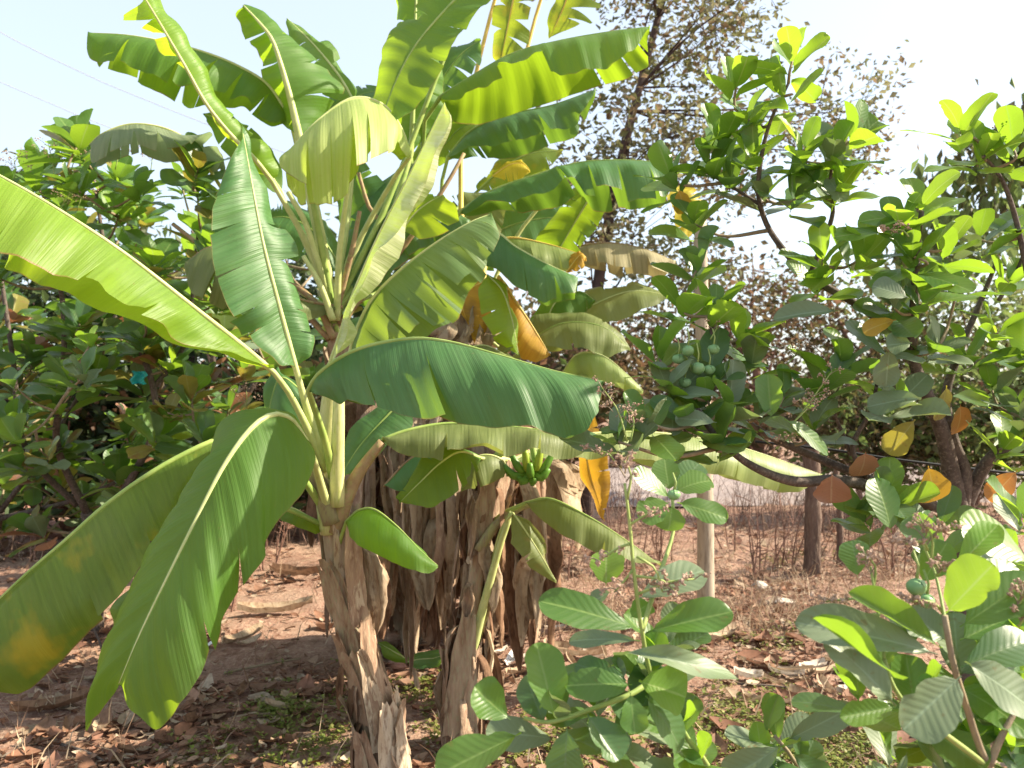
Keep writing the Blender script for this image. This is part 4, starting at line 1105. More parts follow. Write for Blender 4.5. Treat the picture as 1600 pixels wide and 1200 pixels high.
for bx, by, tx, ty, wp, d, m_ in ((1450, 728, 1464, 782, 50, 2.55, 'cash_gold'), (1352, 706, 1350, 745, 46, 2.6, 'cash_pink'), (1430, 655, 1392, 706, 44, 2.58, 'cash_olive'), (1500, 632, 1506, 676, 40, 2.75, 'cash_orange'),
                                  (1400, 500, 1352, 512, 40, 2.5, 'cash_gold'), (1590, 735, 1548, 778, 40, 2.6, 'cash_orange'), (1300, 740, 1298, 782, 48, 2.55, 'cash_pink'), (1478, 602, 1476, 655, 42, 2.62, 'cash_olive'),
                                  (1390, 545, 1385, 600, 45, 2.5, 'cash_grey'), (1425, 535, 1388, 540, 40, 2.45, 'cash_grey'), (1060, 295, 1072, 330, 34, 2.8, 'cash_gold'), (1310, 485, 1218, 488, 26, 2.5, 'cash_grey'), (1440, 622, 1366, 625, 46, 2.5, 'cash_grey'),
                                  (1205, 655, 1200, 590, 44, 2.4, 'cash'), (1225, 655, 1300, 695, 40, 2.4, 'cash'), (1120, 660, 1060, 650, 38, 2.35, 'cash_grey'), (1392, 832, 1382, 752, 52, 2.45, 'cash'), (1420, 465, 1370, 445, 50, 2.4, 'cash_grey')):
    px_leaf(R_, bx, by, tx, ty, wp, d, .02, m_, rnd.uniform(-.3, .3))
for bx, by, tx, ty, d in ((1240, 660, 1300, 580, 2.5), (1235, 665, 1275, 625, 2.45), (1225, 680, 1225, 690, 2.4), (980, 690, 940, 605, 2.2), (985, 690, 985, 640, 2.2), (960, 720, 925, 705, 2.2), (1230, 570, 1250, 545, 2.7), (1110, 530, 1120, 505, 2.6), (1585, 230, 1575, 180, 2.64), (1420, 370, 1390, 360, 2.4)):
    panicle(R_, P(bx, by, d), P(tx, ty, d + .02), .04, 7)
for x, y, d, r_ in ((1075, 545, 2.5, .022), (1090, 572, 2.48, .024), (1108, 575, 2.5, .02), (1115, 543, 2.52, .02), (1070, 595, 2.5, .02), (1060, 558, 2.52, .02)):
    nut(R_, P(x, y, d), r_, rnd.random() * 3)

# --- cashew sapling shoots close to the viewer
def ground_under(v, dx=0, dy=0):
    return Vector((v.x + dx, v.y + dy, gz(v.x + dx, v.y + dy)))
q = P(1110, 1240, 1.5)
K1_ = empty('cashew_sapling', ground_under(q, .05, .1), 'cashew sapling with rounded glossy leaves in front of the shaggy banana trunk', 'sapling')
K1 = Tree(K1_)
K1.branch([org(K1_) + Vector((0, 0, -.04)), org(K1_) + Vector((0, -.03, .4)), (1115, 1230, 1.52), (1072, 1150, 1.5), (1020, 1062, 1.48), (1003, 985, 1.46), (990, 890, 1.46), (984, 820, 1.46), (976, 755, 1.46)], .010, .0025, 'shoot', 'trunk')
K1.branch([(1020, 1062, 1.48), (985, 1085, 1.44), (930, 1106, 1.42), (862, 1128, 1.4), (818, 1122, 1.4)], .006, .003, 'shoot')
K1.branch([(1003, 985, 1.46), (1030, 900, 1.55), (1052, 830, 1.62), (1050, 772, 1.66)], .005, .003, 'shoot')
for a in ((1000, 984, 862, 932, 56, 1.42, -.02, Gn, .2), (1008, 988, 1135, 955, 58, 1.44, .0, Gn, -.1), (996, 936, 1088, 882, 68, 1.5, .02, Gy, -.2), (947, 915, 946, 864, 46, 1.5, .02, Y, 0),
          (1000, 1002, 893, 990, 36, 1.5, .05, Gy, .2), (958, 1020, 1146, 1028, 42, 1.4, -.02, Gy, 0), (866, 1122, 843, 1015, 54, 1.38, .02, Gn, .2), (797, 1124, 743, 1078, 56, 1.37, 0, Gn, -.2), (852, 1132, 818, 1062, 56, 1.42, .03, Dk, -.3),
          (815, 1146, 692, 1206, 66, 1.34, -.03, Gn, .1), (886, 1138, 882, 1215, 64, 1.36, -.03, Dk, -.1), (987, 1070, 902, 1062, 48, 1.4, -.03, Gn, 0), (998, 1064, 1064, 1088, 70, 1.42, 0, Y, 0), (985, 1082, 992, 1142, 46, 1.38, -.03, Gn, .1),
          (918, 1116, 962, 1184, 58, 1.38, -.03, Dk, .2), (1008, 1088, 1074, 1156, 54, 1.42, -.02, Dk, .3), (985, 1066, 906, 1034, 38, 1.46, .03, Dk, 0), (1012, 1080, 1040, 1120, 40, 1.46, .0, Dk, 0), (990, 1042, 1050, 1010, 34, 1.5, .04, Dk, 0),
          (955, 925, 925, 940, 30, 1.54, .02, Gy, 0), (985, 965, 1012, 940, 30, 1.5, .02, Gn, 0), (960, 1040, 880, 1045, 26, 1.5, .02, Dk, 0),
          (1046, 778, 1003, 736, 46, 1.64, -.03, Gn, .2), (1046, 768, 1040, 718, 40, 1.68, .02, Gn, 0), (1056, 768, 1104, 742, 46, 1.66, 0, Gn, -.2), (1058, 786, 1132, 800, 46, 1.6, -.03, Gn, 0), (1046, 784, 1000, 806, 46, 1.62, -.02, Gn, .1), (1054, 770, 1090, 722, 42, 1.72, .04, Dk, -.1), (1050, 790, 1048, 825, 40, 1.62, -.02, Gn, 0)):
    px_leaf(K1_, *a[:5], a[5], a[6], a[7], a[8])
for x, y, d, n_ in ((930, 1108, 1.46, 4), (1010, 1062, 1.52, 6), (1040, 1010, 1.55, 4), (870, 1130, 1.44, 3), (1060, 1145, 1.52, 4), (960, 1150, 1.46, 5), (1090, 1190, 1.5, 5)):
    rosette(K1_, P(x, y, d), Vector((rnd.uniform(-.3, .3), -.35, .7)), n_ + 1, .115, [Gn, Dk, Gn, Gy], solo=9)
nut(K1_, P(1053, 770, 1.6), .013)
for bx, by, tx, ty in ((984, 850, 930, 880), (988, 890, 960, 925), (990, 900, 1060, 930), (984, 820, 1020, 805), (980, 780, 975, 720), (992, 930, 1085, 905), (995, 870, 1035, 925)):
    panicle(K1_, P(bx, by, 1.46), P(tx, ty, 1.46), .022, 6)

q = P(1590, 1300, 1.35)
K2_ = empty('cashew_sapling', ground_under(q, .03, .05), 'cashew sapling with large veined leaves and green nut low beside the big cashew tree', 'sapling')
K2 = Tree(K2_)
K2.branch([org(K2_) + Vector((0, 0, -.04)), org(K2_) + Vector((0, 0, .5)), (1590, 1280, 1.36), (1540, 1190, 1.35), (1512, 1110, 1.34), (1490, 1040, 1.33), (1476, 962, 1.33)], .012, .005, 'twig', 'trunk')
K2.branch([(1545, 1195, 1.35), (1565, 1150, 1.36), (1590, 1105, 1.38)], .007, .004, 'twig')
K2.branch([(1540, 1195, 1.35), (1480, 1150, 1.32), (1425, 1110, 1.3), (1396, 1072, 1.3), (1382, 1030, 1.3)], .006, .003, 'shoot')
K2.branch([(1478, 975, 1.33), (1462, 900, 1.4), (1440, 845, 1.42)], .003, .002, 'shoot')
K2.branch([(1382, 1030, 1.3), (1372, 960, 1.34), (1360, 885, 1.36)], .003, .002, 'shoot')
for a in ((1478, 958, 1548, 888, 70, 1.32, -.02, Y, -.1), (1496, 886, 1556, 822, 48, 1.42, .02, Y, -.3), (1612, 880, 1522, 812, 76, 1.46, 0, Y, .2), (1500, 980, 1612, 900, 78, 1.36, 0, Gn, -.1), (1472, 1012, 1334, 934, 40, 1.32, -.03, Gn, .7),
          (1466, 1022, 1278, 966, 70, 1.3, -.02, Gy, .2), (1402, 1102, 1304, 1000, 74, 1.28, .02, Gy, .1), (1412, 1062, 1272, 980, 28, 1.24, -.03, Gn, .8), (1400, 1104, 1318, 1120, 38, 1.27, -.02, Gn, 0), (1502, 1056, 1416, 1134, 76, 1.28, -.03, Gy, .1),
          (1502, 1042, 1612, 990, 76, 1.36, .02, Dk, 0), (1506, 1034, 1620, 1096, 78, 1.3, -.03, Gy, 0), (1482, 1084, 1438, 1062, 34, 1.36, .02, Gn, 0), (1440, 912, 1478, 852, 52, 1.46, 0, Gn, 0), (1428, 1160, 1492, 1180, 64, 1.4, .03, Dk, 0),
          (1555, 1110, 1612, 1172, 80, 1.42, 0, Dk, 0), (1560, 1180, 1620, 1225, 60, 1.38, 0, Dk, 0), (1430, 1010, 1400, 950, 54, 1.42, .04, Dk, 0), (1340, 902, 1336, 850, 46, 1.6, 0, Dk, 0), (1480, 1000, 1420, 960, 60, 1.42, .02, Gy, 0), (1500, 1000, 1590, 960, 60, 1.45, .03, Gn, 0), (1375, 1045, 1390, 1010, 30, 1.34, .02, Gn, 0),
          (1525, 1000, 1600, 1040, 66, 1.42, 0, Dk, 0), (1510, 930, 1600, 880, 60, 1.5, .02, Gn, 0), (1418, 1175, 1392, 1235, 16, 1.3, -.02, Gy, 0)):
    px_leaf(K2_, *a[:5], a[5], a[6], a[7], a[8])
for x, y, d, n_ in ((1500, 1050, 1.45, 6), (1540, 1130, 1.46, 6), (1590, 1050, 1.5, 6), (1430, 1100, 1.42, 4), (1590, 960, 1.52, 5), (1560, 880, 1.7, 6), (1600, 810, 1.8, 6), (1470, 1150, 1.5, 6), (1400, 1180, 1.55, 5), (1560, 1190, 1.45, 6), (1530, 980, 1.6, 6), (1470, 870, 1.8, 5), (1340, 1090, 1.5, 4)):
    rosette(K2_, P(x, y, d), Vector((rnd.uniform(-.3, .3), -.4, .7)), n_, .135, [Gy, Dk, Gn, Gn], solo=9)
nut(K2_, P(1432, 912, 1.36), .018, .4)
nut(K2_, P(1448, 935, 1.4), .016, .9)
for bx, by, tx, ty in ((1455, 880, 1440, 815), (1462, 900, 1470, 890), (1365, 920, 1352, 868), (1372, 950, 1290, 940), (1375, 960, 1305, 985), (1450, 860, 1415, 850), (1475, 960, 1420, 940), (1580, 960, 1600, 925), (1590, 980, 1598, 960), (1440, 850, 1470, 830)):
    panicle(K2_, P(bx, by, 1.36), P(tx, ty, 1.35), .022, 7)

q = P(1260, 1290, 1.75)
K3_ = empty('cashew_sapling', ground_under(q), 'small dull cashew sapling low between the two leafier saplings', 'sapling')
K3 = Tree(K3_)
K3.branch([org(K3_) + Vector((0, 0, -.04)), (1262, 1270, 1.75), (1240, 1190, 1.74), (1210, 1150, 1.74)], .009, .004, 'twig', 'trunk')
for a in ((1228, 1158, 1324, 1108, 46, 1.72, 0, Gy, 0), (1196, 1146, 1214, 1088, 26, 1.74, 0, Dk, 0), (1222, 1164, 1140, 1218, 48, 1.7, 0, Gy, 0), (1240, 1175, 1284, 1230, 46, 1.7, 0, Dk, 0), (1212, 1160, 1180, 1200, 36, 1.76, 0, Dk, 0)):
    px_leaf(K3_, *a[:5], a[5], a[6], a[7], a[8])
for x, y in ((1215, 1160), (1250, 1200), (1190, 1200)):
    rosette(K3_, P(x, y, 1.76), Vector((rnd.uniform(-.3, .3), -.3, .7)), 5, .12, [Gy, Dk, Gn], solo=9)

# --- cashew trees at the left, behind the bananas
def bush(plant, trunk_px, boxes, nr, depth, L, mats, nleaf=6, tw_r=.006):
    t_ = Tree(plant)
    b_ = org(plant)
    for pts, r0, r1 in trunk_px:
        t_.branch([b_ + Vector((0, 0, -.05))] + pts if r0 > .03 else pts, r0, r1, 'bark', 'trunk' if r0 > .03 else 'branch', 8)
    cs = []
    tries = 0
    while len(cs) < nr and tries < 6000:
        tries += 1
        x0, y0, x1, y1 = rnd.choice(boxes)
        c_ = P(rnd.uniform(x0, x1), rnd.uniform(y0, y1), rnd.uniform(*depth))
        if all((c_ - o_).length > L * .9 for o_ in cs):
            cs.append(c_)
    cs.sort(key=lambda c_: min((c_ - n_).length for n_ in t_.nodes))
    for c_ in cs:
        tw = t_.twig_to(c_, tw_r)
        ax = tw * .35 + Vector((rnd.uniform(-.35, .35), rnd.uniform(-.6, .15), .75))
        rosette(plant, c_, ax, nleaf, L * rnd.uniform(.85, 1.15), mats, solo=nleaf / 2)
    build_mass(plant)
    return t_
g1 = G(150, 985)
L1_ = empty('cashew_tree', g1, 'leafy cashew tree at the left behind the long lime green banana leaf', 'tree')
L1 = bush(L1_, [([(150, 860, 5.0), (135, 800, 4.9)], .05, .035), ([(135, 800, 4.9), (90, 700, 4.7), (95, 620, 4.5), (100, 500, 4.5), (80, 350, 4.6)], .024, .01), ([(150, 840, 4.95), (235, 690, 4.7), (240, 610, 4.6), (205, 510, 4.6), (170, 420, 4.6), (150, 300, 4.7)], .026, .01),
                 ([(240, 606, 4.6), (285, 545, 4.7), (300, 470, 4.8), (310, 350, 4.9)], .016, .008), ([(120, 790, 4.9), (40, 700, 4.7), (20, 560, 4.6), (0, 420, 4.7)], .02, .01), ([(160, 830, 4.9), (320, 760, 4.8), (370, 680, 4.7)], .018, .008)],
          [(-60, 260, 330, 330), (-60, 330, 360, 480), (-60, 480, 300, 640), (-60, 640, 420, 760), (40, 225, 200, 300)], 56, (4.0, 5.2), .23, ['cash', 'cash_dark', 'cash_dark', 'cash', 'cash_dark', 'cash', 'cash_dark', 'cash_olive', 'cash_young'], 11)  # many dark leaves in the mix, shade put into the leaf colour
for x, y, d, n_, L_, ms in ((130, 590, 3.7, 7, .2, ['cash_dark', 'cash_grey']), (30, 690, 3.8, 5, .17, ['cash']), (75, 715, 4.0, 5, .16, ['cash_olive', 'cash_grey']), (262, 645, 4.2, 5, .17, ['cash_olive']), (140, 540, 3.8, 5, .16, ['cash']), (20, 600, 3.8, 5, .2, ['cash_dark'])):
    L1.twig_to(P(x, y, d))
    rosette(L1_, P(x, y, d), Vector((.1, -.5, .7)), n_, L_, ms)
for bx, by, tx, ty in ((85, 290, 75, 225), (110, 270, 120, 220), (180, 265, 185, 222), (235, 270, 235, 228), (120, 330, 130, 285), (90, 330, 110, 300), (380, 660, 385, 610), (20, 290, 22, 248)):
    panicle(L1_, P(bx, by, 4.4), P(tx, ty, 4.4), .09, 9)

g3 = G(-20, 960)
L3_ = empty('cashew_shrub', g3, 'low shady cashew shrub at the left edge above the drooping banana leaf', 'shrub')
bush(L3_, [([(-10, 850, 5.2), (0, 800, 5.1)], .04, .03), ([(0, 800, 5.1), (60, 720, 5.0), (110, 640, 5.0), (160, 560, 5.0)], .018, .008), ([(0, 800, 5.1), (-40, 700, 5.0), (-30, 560, 5.0), (-20, 480, 5.0)], .018, .008), ([(0, 810, 5.1), (120, 780, 5.0), (230, 730, 5.0), (330, 690, 5.0)], .018, .008)],
     [(-80, 470, 260, 640), (-80, 600, 300, 800), (150, 640, 430, 780), (230, 500, 440, 650), (-80, 740, 330, 870)], 62, (4.7, 5.6), .23, ['cash_dark', 'cash_dark', 'cash_grey', 'cash_olive', 'cash_dark', 'cash_dark', 'cash_pink'], 11)  # mostly dark leaf colours, imitating shade over this shrub
g2 = G(330, 880)
L2_ = empty('cashew_tree', g2, 'shadowed cashew tree farther back between the left cashew and the bananas', 'tree')
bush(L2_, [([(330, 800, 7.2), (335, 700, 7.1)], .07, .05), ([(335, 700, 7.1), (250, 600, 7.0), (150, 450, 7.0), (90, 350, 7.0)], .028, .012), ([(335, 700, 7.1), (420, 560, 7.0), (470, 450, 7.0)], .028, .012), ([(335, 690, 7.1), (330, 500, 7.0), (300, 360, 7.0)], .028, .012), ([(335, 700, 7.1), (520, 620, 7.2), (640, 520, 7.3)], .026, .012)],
     [(-80, 330, 300, 560), (300, 360, 560, 520), (-80, 560, 500, 780), (560, 430, 720, 640)], 54, (6.4, 7.8), .32, ['cash_dark', 'cash', 'cash_dark', 'cash_olive'], 11)

# ------------------------------------------------------------------ trees farther off
def leaf_cloud(clusters, per, size, tones, spread, V, Fc, cols, droop=.2):
    for c_ in clusters:
        tone0 = rnd.choice(tones)
        for k in range(per):
            p = c_ + Vector((rnd.gauss(0, 1), rnd.gauss(0, 1), rnd.gauss(0, .8))) * spread
            L_ = size * rnd.uniform(.6, 1.4)
            d = Vector((rnd.gauss(0, 1), rnd.gauss(0, 1), rnd.gauss(-droop, .7))).normalized()
            n_ = d.orthogonal().normalized()
            n_ = Matrix.Rotation(rnd.random() * 6.28, 3, d) @ n_
            w_ = L_ * rnd.uniform(.22, .32)
            b0 = len(V)
            up_ = n_.cross(d) * L_ * .10
            V.extend([p, p + d * L_ * .45 + n_ * w_ + up_, p + d * L_, p + d * L_ * .45 - n_ * w_ + up_])
            Fc.extend([(b0, b0 + 1, b0 + 2), (b0, b0 + 2, b0 + 3)])
            k_ = rnd.uniform(.7, 1.25)
            t_ = tone0 if rnd.random() < .8 else rnd.choice(tones)
            cols.extend([(t_[0] * k_, t_[1] * k_, t_[2] * k_)] * 4)

def far_tree(name, label, trunk, r0, r1, crowns, ncl, per, size, tones, spread, cat='tree', group=None, bark='bark_dark', mat='tone_live', limb_r=.03, droop=.2):
    """trunk: points; crowns: (centre, radii) ellipsoids that limbs reach into"""
    base = trunk[0]
    e = empty(name, base, label, cat, group)
    q = cr(trunk, 24)
    V, Fc, UV = tube_geo(q, (r0, r1), 10, rough=.2, seed=rnd.random() * 9)
    tk = mesh('trunk', V, Fc, M[bark], e, uv=UV)
    LV, LF, LU = [], [], []
    V, Fc, cols = [], [], []
    total = sum(rr.x * rr.y * rr.z for _, rr in crowns)
    for c_, rr in crowns:
        n_ = max(3, int(ncl * rr.x * rr.y * rr.z / total))
        cl = []
        for i in range(n_):
            v = Vector((rnd.gauss(0, 1), rnd.gauss(0, 1), rnd.gauss(0, 1))).normalized() * rnd.random() ** .45
            cl.append(c_ + Vector((v.x * rr.x, v.y * rr.y, v.z * rr.z)))
        st = min(q, key=lambda z: (z - c_ + Vector((0, 0, rr.z * 1.1))).length)
        nl = max(2, min(9, n_ // 10))
        hubs = []
        for i in range(nl):
            t_ = rnd.choice(cl)
            mid = st.lerp(t_, .5) + Vector((rnd.uniform(-.1, .1), rnd.uniform(-.1, .1), rnd.uniform(-.06, .03))) * (t_ - st).length
            lp = cr([st, mid, t_], 8)
            tube_geo(lp, (limb_r, limb_r * .3), 6, LV, LF, LU, cap=False)
            hubs += lp[2:]
        for t_ in cl:
            h = min(hubs, key=lambda z: (z - t_).length)
            tube_geo([h, h.lerp(t_, .5) + Vector((0, 0, .03)), t_], (limb_r * .28, limb_r * .12), 4, LV, LF, LU, cap=False)
        leaf_cloud(cl, per, size, tones, spread, V, Fc, cols, droop)
    mesh('limbs', LV, LF, M[bark], tk, uv=LU)["kind"] = "stuff"
    cw = mesh('crown', V, Fc, M[mat], e, cols=cols, smoothf=False)
    cw["kind"] = "stuff"
    return e

def gp(px, d):
    """ground point straight below image column px at distance d"""
    v = P(px, 600, d)
    return Vector((v.x, v.y, gz(v.x, v.y) - .05))

FE = [(.19, .20, .08), (.24, .23, .11), (.16, .17, .065), (.25, .18, .10), (.27, .26, .14)]
OL = [(.11, .10, .035), (.15, .125, .05), (.09, .085, .03), (.18, .13, .06)]
BR = [(.22, .12, .07), (.17, .11, .05), (.26, .15, .09), (.13, .10, .045)]
GR = [(.07, .12, .03), (.10, .15, .04), (.055, .10, .03), (.12, .15, .05)]
LG = [(.16, .24, .06), (.20, .27, .08), (.14, .20, .06), (.24, .26, .09)]
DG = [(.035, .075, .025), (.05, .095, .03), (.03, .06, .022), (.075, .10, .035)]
far_tree('feathery_tree', 'tall feathery tree with thin dark leaning trunk behind the banana leaves', [gp(915, 9), P(932, 480, 9), P(952, 340, 9), P(985, 190, 9), P(1012, 90, 9.1), P(1045, -40, 9.2)], .085, .035,
         [(P(1080, 60, 9.2), Vector((1.0, 1.2, .75))), (P(960, 230, 9.0), Vector((.95, 1.0, .75))), (P(1130, 230, 9.4), Vector((.9, 1.0, .7))), (P(1320, 180, 9.6), Vector((.65, .8, .8))), (P(930, 380, 9), Vector((.6, .8, .6))), (P(1060, 390, 9.3), Vector((.9, .8, .6))), (P(1000, -60, 9.2), Vector((.9, 1.0, .6)))],
         400, 21, .085, FE, .14, limb_r=.016)
far_tree('drooping_tree', 'slender tree with long hanging leaves behind the big cashew tree', [gp(1640, 11), P(1640, 500, 11), P(1620, 300, 11), P(1600, 150, 11)], .09, .03,
         [(P(1560, 280, 11), Vector((1.1, .9, .8))), (P(1620, 180, 11), Vector((.7, .8, .6))), (P(1480, 380, 11), Vector((.8, .8, .6)))], 75, 16, .20, LG + OL[:1], .22, droop=2.2, limb_r=.02)
for lab, px, d, crowns, n_, per, sz, tn in (
        ('brown leafed thin tree beyond the road behind the pale pole', 1180, 16, [(1150, 470, 2.0, 1.3), (1240, 540, 2.0, 1.0), (1060, 520, 1.6, 1.1)], 130, 22, .15, OL + BR),
        ('olive tree beyond the road between the pale pole and the dark post', 1330, 17, [(1310, 500, 1.9, 1.3), (1390, 590, 1.6, 1.0)], 110, 22, .15, OL + LG[:2]),
        ('pale green hazy tree beyond the road at the right edge', 1530, 18, [(1540, 490, 2.4, 1.7), (1450, 560, 1.6, 1.2), (1620, 560, 1.8, 1.4)], 170, 24, .17, LG),
        ('dull brown bushy tree beyond the road behind the banana clump', 960, 17, [(930, 560, 2.4, 1.2), (820, 540, 2.0, 1.2), (1030, 600, 1.6, .8)], 130, 22, .16, OL + BR),
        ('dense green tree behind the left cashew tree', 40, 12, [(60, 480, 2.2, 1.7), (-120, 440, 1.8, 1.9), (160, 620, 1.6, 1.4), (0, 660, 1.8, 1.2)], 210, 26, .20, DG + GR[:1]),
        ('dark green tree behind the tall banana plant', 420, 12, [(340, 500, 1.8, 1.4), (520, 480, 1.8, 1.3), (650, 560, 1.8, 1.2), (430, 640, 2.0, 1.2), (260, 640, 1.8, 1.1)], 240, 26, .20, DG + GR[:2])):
    cs_ = [(P(x, y, d + rnd.uniform(-.5, .5)), Vector((rx, rx * .7, rz))) for x, y, rx, rz in crowns]
    far_tree('background_tree', lab, [gp(px, d), P(px + 6, 640, d), P(px - 5, 540, d), cs_[0][0]], .13, .04, cs_, n_, per, sz, tn, .30, group='trees around the plot', bark='bark_red' if px > 900 else 'bark_dark')
for lab, px, d, crowns, n_, per, sz, tn in (
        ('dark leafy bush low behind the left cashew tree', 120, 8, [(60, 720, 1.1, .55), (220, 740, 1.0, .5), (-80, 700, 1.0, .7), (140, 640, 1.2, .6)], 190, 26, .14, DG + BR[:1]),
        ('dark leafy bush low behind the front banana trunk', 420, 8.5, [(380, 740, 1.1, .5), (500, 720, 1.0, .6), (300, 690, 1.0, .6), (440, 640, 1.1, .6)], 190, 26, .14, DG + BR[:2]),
        ('brown green bush behind the yellow hanging banana leaf', 880, 9, [(860, 640, .9, .6), (900, 580, .9, .5), (830, 700, .7, .4)], 110, 24, .11, OL + BR[:2] + GR[:1]),
        ('brown twiggy bush across the road between pole and dark post', 1190, 15.8, [(1150, 650, 1.5, .7), (1250, 660, 1.3, .7), (1060, 660, 1.2, .6)], 150, 22, .12, BR + OL[:2]),
        ('olive green bush behind the thick dark post', 1340, 10, [(1330, 650, .9, .6), (1410, 680, .8, .5), (1290, 720, .5, .3)], 120, 24, .11, OL + LG[:2]),
        ('pale green bush behind the big cashew trunk', 1520, 10, [(1500, 640, .9, .8), (1580, 700, .9, .6), (1450, 720, .7, .5), (1620, 560, .8, .8)], 170, 24, .12, LG + OL[:1])):
    cs_ = [(P(x, y, d + rnd.uniform(-.3, .3)), Vector((rx, rx * .6, rz))) for x, y, rx, rz in crowns]
    b_ = gp(px, d)
    far_tree('bush', lab, [b_, b_ + Vector((.03, 0, .2)), b_ + Vector((0, 0, .45)), b_ + Vector((.05, 0, .7))], .05, .025, cs_, n_, per, sz, tn, .16, cat='bush', group='bushes around the plot', bark='bark_red', limb_r=.014)
# low scrub along the far side of the road
V, Fc, cols = [], [], []
cl = []
for i in range(620):
    x = rnd.uniform(-16, 22)
    y = rnd.uniform(17, 24) + x * .05
    cl.append(Vector((x, y, rnd.random() ** 1.5 * 1.9)))
leaf_cloud(cl, 18, .15, BR + OL, .38, V, Fc, cols)
o = mesh('scrub', V, Fc, M['tone'], cols=cols, smoothf=False)
tag(o, 'dry brown scrub massed along the far side of the road', 'scrub', kind='stuff')
V, Fc, cols = [], [], []
cl = []
for i in range(700):
    x = rnd.uniform(-55, 60)
    y = rnd.uniform(30, 46)
    cl.append(Vector((x, y, rnd.random() * 4.6 * (0.75 + .4 * noise.noise(Vector((x * .15, 0, 0)))))))
leaf_cloud(cl, 22, .38, OL + BR + LG[:2], .9, V, Fc, cols)
o = mesh('woods', V, Fc, M['tone_live'], cols=cols, smoothf=False)
tag(o, 'far hazy woods closing the view behind the road', 'woods', kind='stuff')

# ------------------------------------------------------------------ pole, posts, cables
b0 = G(1103, 985)
dp = b0.y
top = P(1094, 345, dp)
e = empty('pole', b0, 'smooth pale upright pole beside the cashew sapling', 'pole')
V, Fc, UV = tube_geo(cr([b0 + Vector((0, 0, -.1)), P(1102, 800, dp), P(1098, 560, dp), top], 24), (.058, .040), 16, rough=.04)
mesh('shaft', V, Fc, M['pole'], e, uv=UV)
V, Fc, UV = tube_geo([top + Vector((0, 0, -.004)), top + Vector((0, 0, .02)), top + Vector((0, 0, .03))], (.042, .030), 16)
mesh('cap', V, Fc, M['pole'], e, uv=UV)
def post(px, py, topy, r_, label, lean=0):
    b_ = G(px, py)
    t_ = P(px + lean, topy, b_.y)
    V, Fc, UV = tube_geo(cr([b_ + Vector((0, 0, -.1)), b_.lerp(t_, .5) + Vector((.02, 0, 0)), t_], 18), (r_, r_ * .82), 12, rough=.28, seed=px)
    o_ = mesh('fence_post', V, Fc, M['post'], uv=UV)
    return tag(o_, label, 'post', 'posts along the plot edge')
post(1267, 895, 690, .075, 'thick dark weathered post under the cashew branches', 0)
post(1312, 885, 725, .03, 'thin dark stake next to the thick weathered post', -6)
post(240, 905, 780, .05, 'short dark stump under the left cashew tree', 6)
def cable(name, pts, r_, mat, label, cat):
    V, Fc, UV = tube_geo(cr([P(*p) for p in pts], 20), (r_, r_), 6)
    return tag(mesh(name, V, Fc, M[mat], uv=UV), label, cat)
cable('cable', [(1180, 690, 3.3), (1300, 703, 3.25), (1400, 718, 3.2), (1600, 742, 3.15), (1750, 760, 3.1)], .0055, 'black', 'black cable strung through the cashew branches', 'cable')
cable('power_line', [(-200, -70, 40), (0, 50, 40), (110, 105, 40), (200, 145, 40), (420, 230, 40), (700, 320, 40)], .020, 'grey', 'upper of two thin power lines in the sky', 'power line')
cable('power_line', [(-200, 40, 40), (0, 128, 40), (80, 162, 40), (160, 195, 40), (420, 290, 40), (700, 370, 40)], .020, 'grey', 'lower of two thin power lines in the sky', 'power line')

# ------------------------------------------------------------------ dry shrubs
def dry_shrub(px, py, h, n_, label):
    b_ = G(px, py)
    e = empty('dry_shrub', b_, label, 'shrub', 'bare dry shrubs along the plot edge')
    for i in range(n_):
        a = rnd.random() * 6.28
        tip = b_ + Vector((math.cos(a) * h * .45 * rnd.random(), math.sin(a) * h * .3 * rnd.random(), h * rnd.uniform(.6, 1)))
        st = b_ + Vector((math.cos(a) * .06, math.sin(a) * .06, -.03))
        q = cr([st, st.lerp(tip, .5) + Vector((rnd.uniform(-.05, .05), rnd.uniform(-.05, .05), 0)), tip], 9)
        V, Fc, UV = tube_geo(q, (.009, .003), 5)
        for k in range(7):
            o_ = q[rnd.randrange(2, 8)]
            d = Vector((rnd.gauss(0, 1), rnd.gauss(0, 1), abs(rnd.gauss(0, .9)))).normalized() * h * rnd.uniform(.10, .3)
            tube_geo([o_, o_ + d * .5 + Vector((0, 0, .01)), o_ + d], (.004, .0015), 4, V, Fc, UV, cap=False)
        mesh('stem', V, Fc, M['bark_red'], e, uv=UV)
for px, py, h, n_, lab in ((1185, 900, .9, 5, 'bare dry shrub between the pale pole and the dark post'), (1225, 885, .7, 5, 'bare dry shrub just left of the thick dark post'), (1330, 880, .7, 6, 'bare dry shrub right of the thin stake'),
                           (970, 880, .8, 5, 'bare dry shrub at the left of the pale pole'), (1040, 870, .6, 5, 'bare dry shrub against the pale pole'), (1400, 900, .7, 5, 'bare dry shrub under the lowest cashew branches'),
                           (880, 900, .6, 5, 'bare dry shrub behind the hanging olive banana leaf'), (420, 890, .6, 5, 'bare dry shrub in the shade left of the banana trunks'), (60, 880, .6, 5, 'bare dry shrub at the left edge under the cashew'), (300, 900, .7, 6, 'bare dry shrub under the left cashew beside the drooping leaves'), (180, 930, .6, 6, 'bare dry shrub in front of the left cashew trunk'), (350, 950, .45, 5, 'low bare shrub in the shade left of the front trunk'), (1140, 860, .6, 4, 'short bare shrub behind the pale pole near the road')):
    dry_shrub(px, py, h, n_, lab)

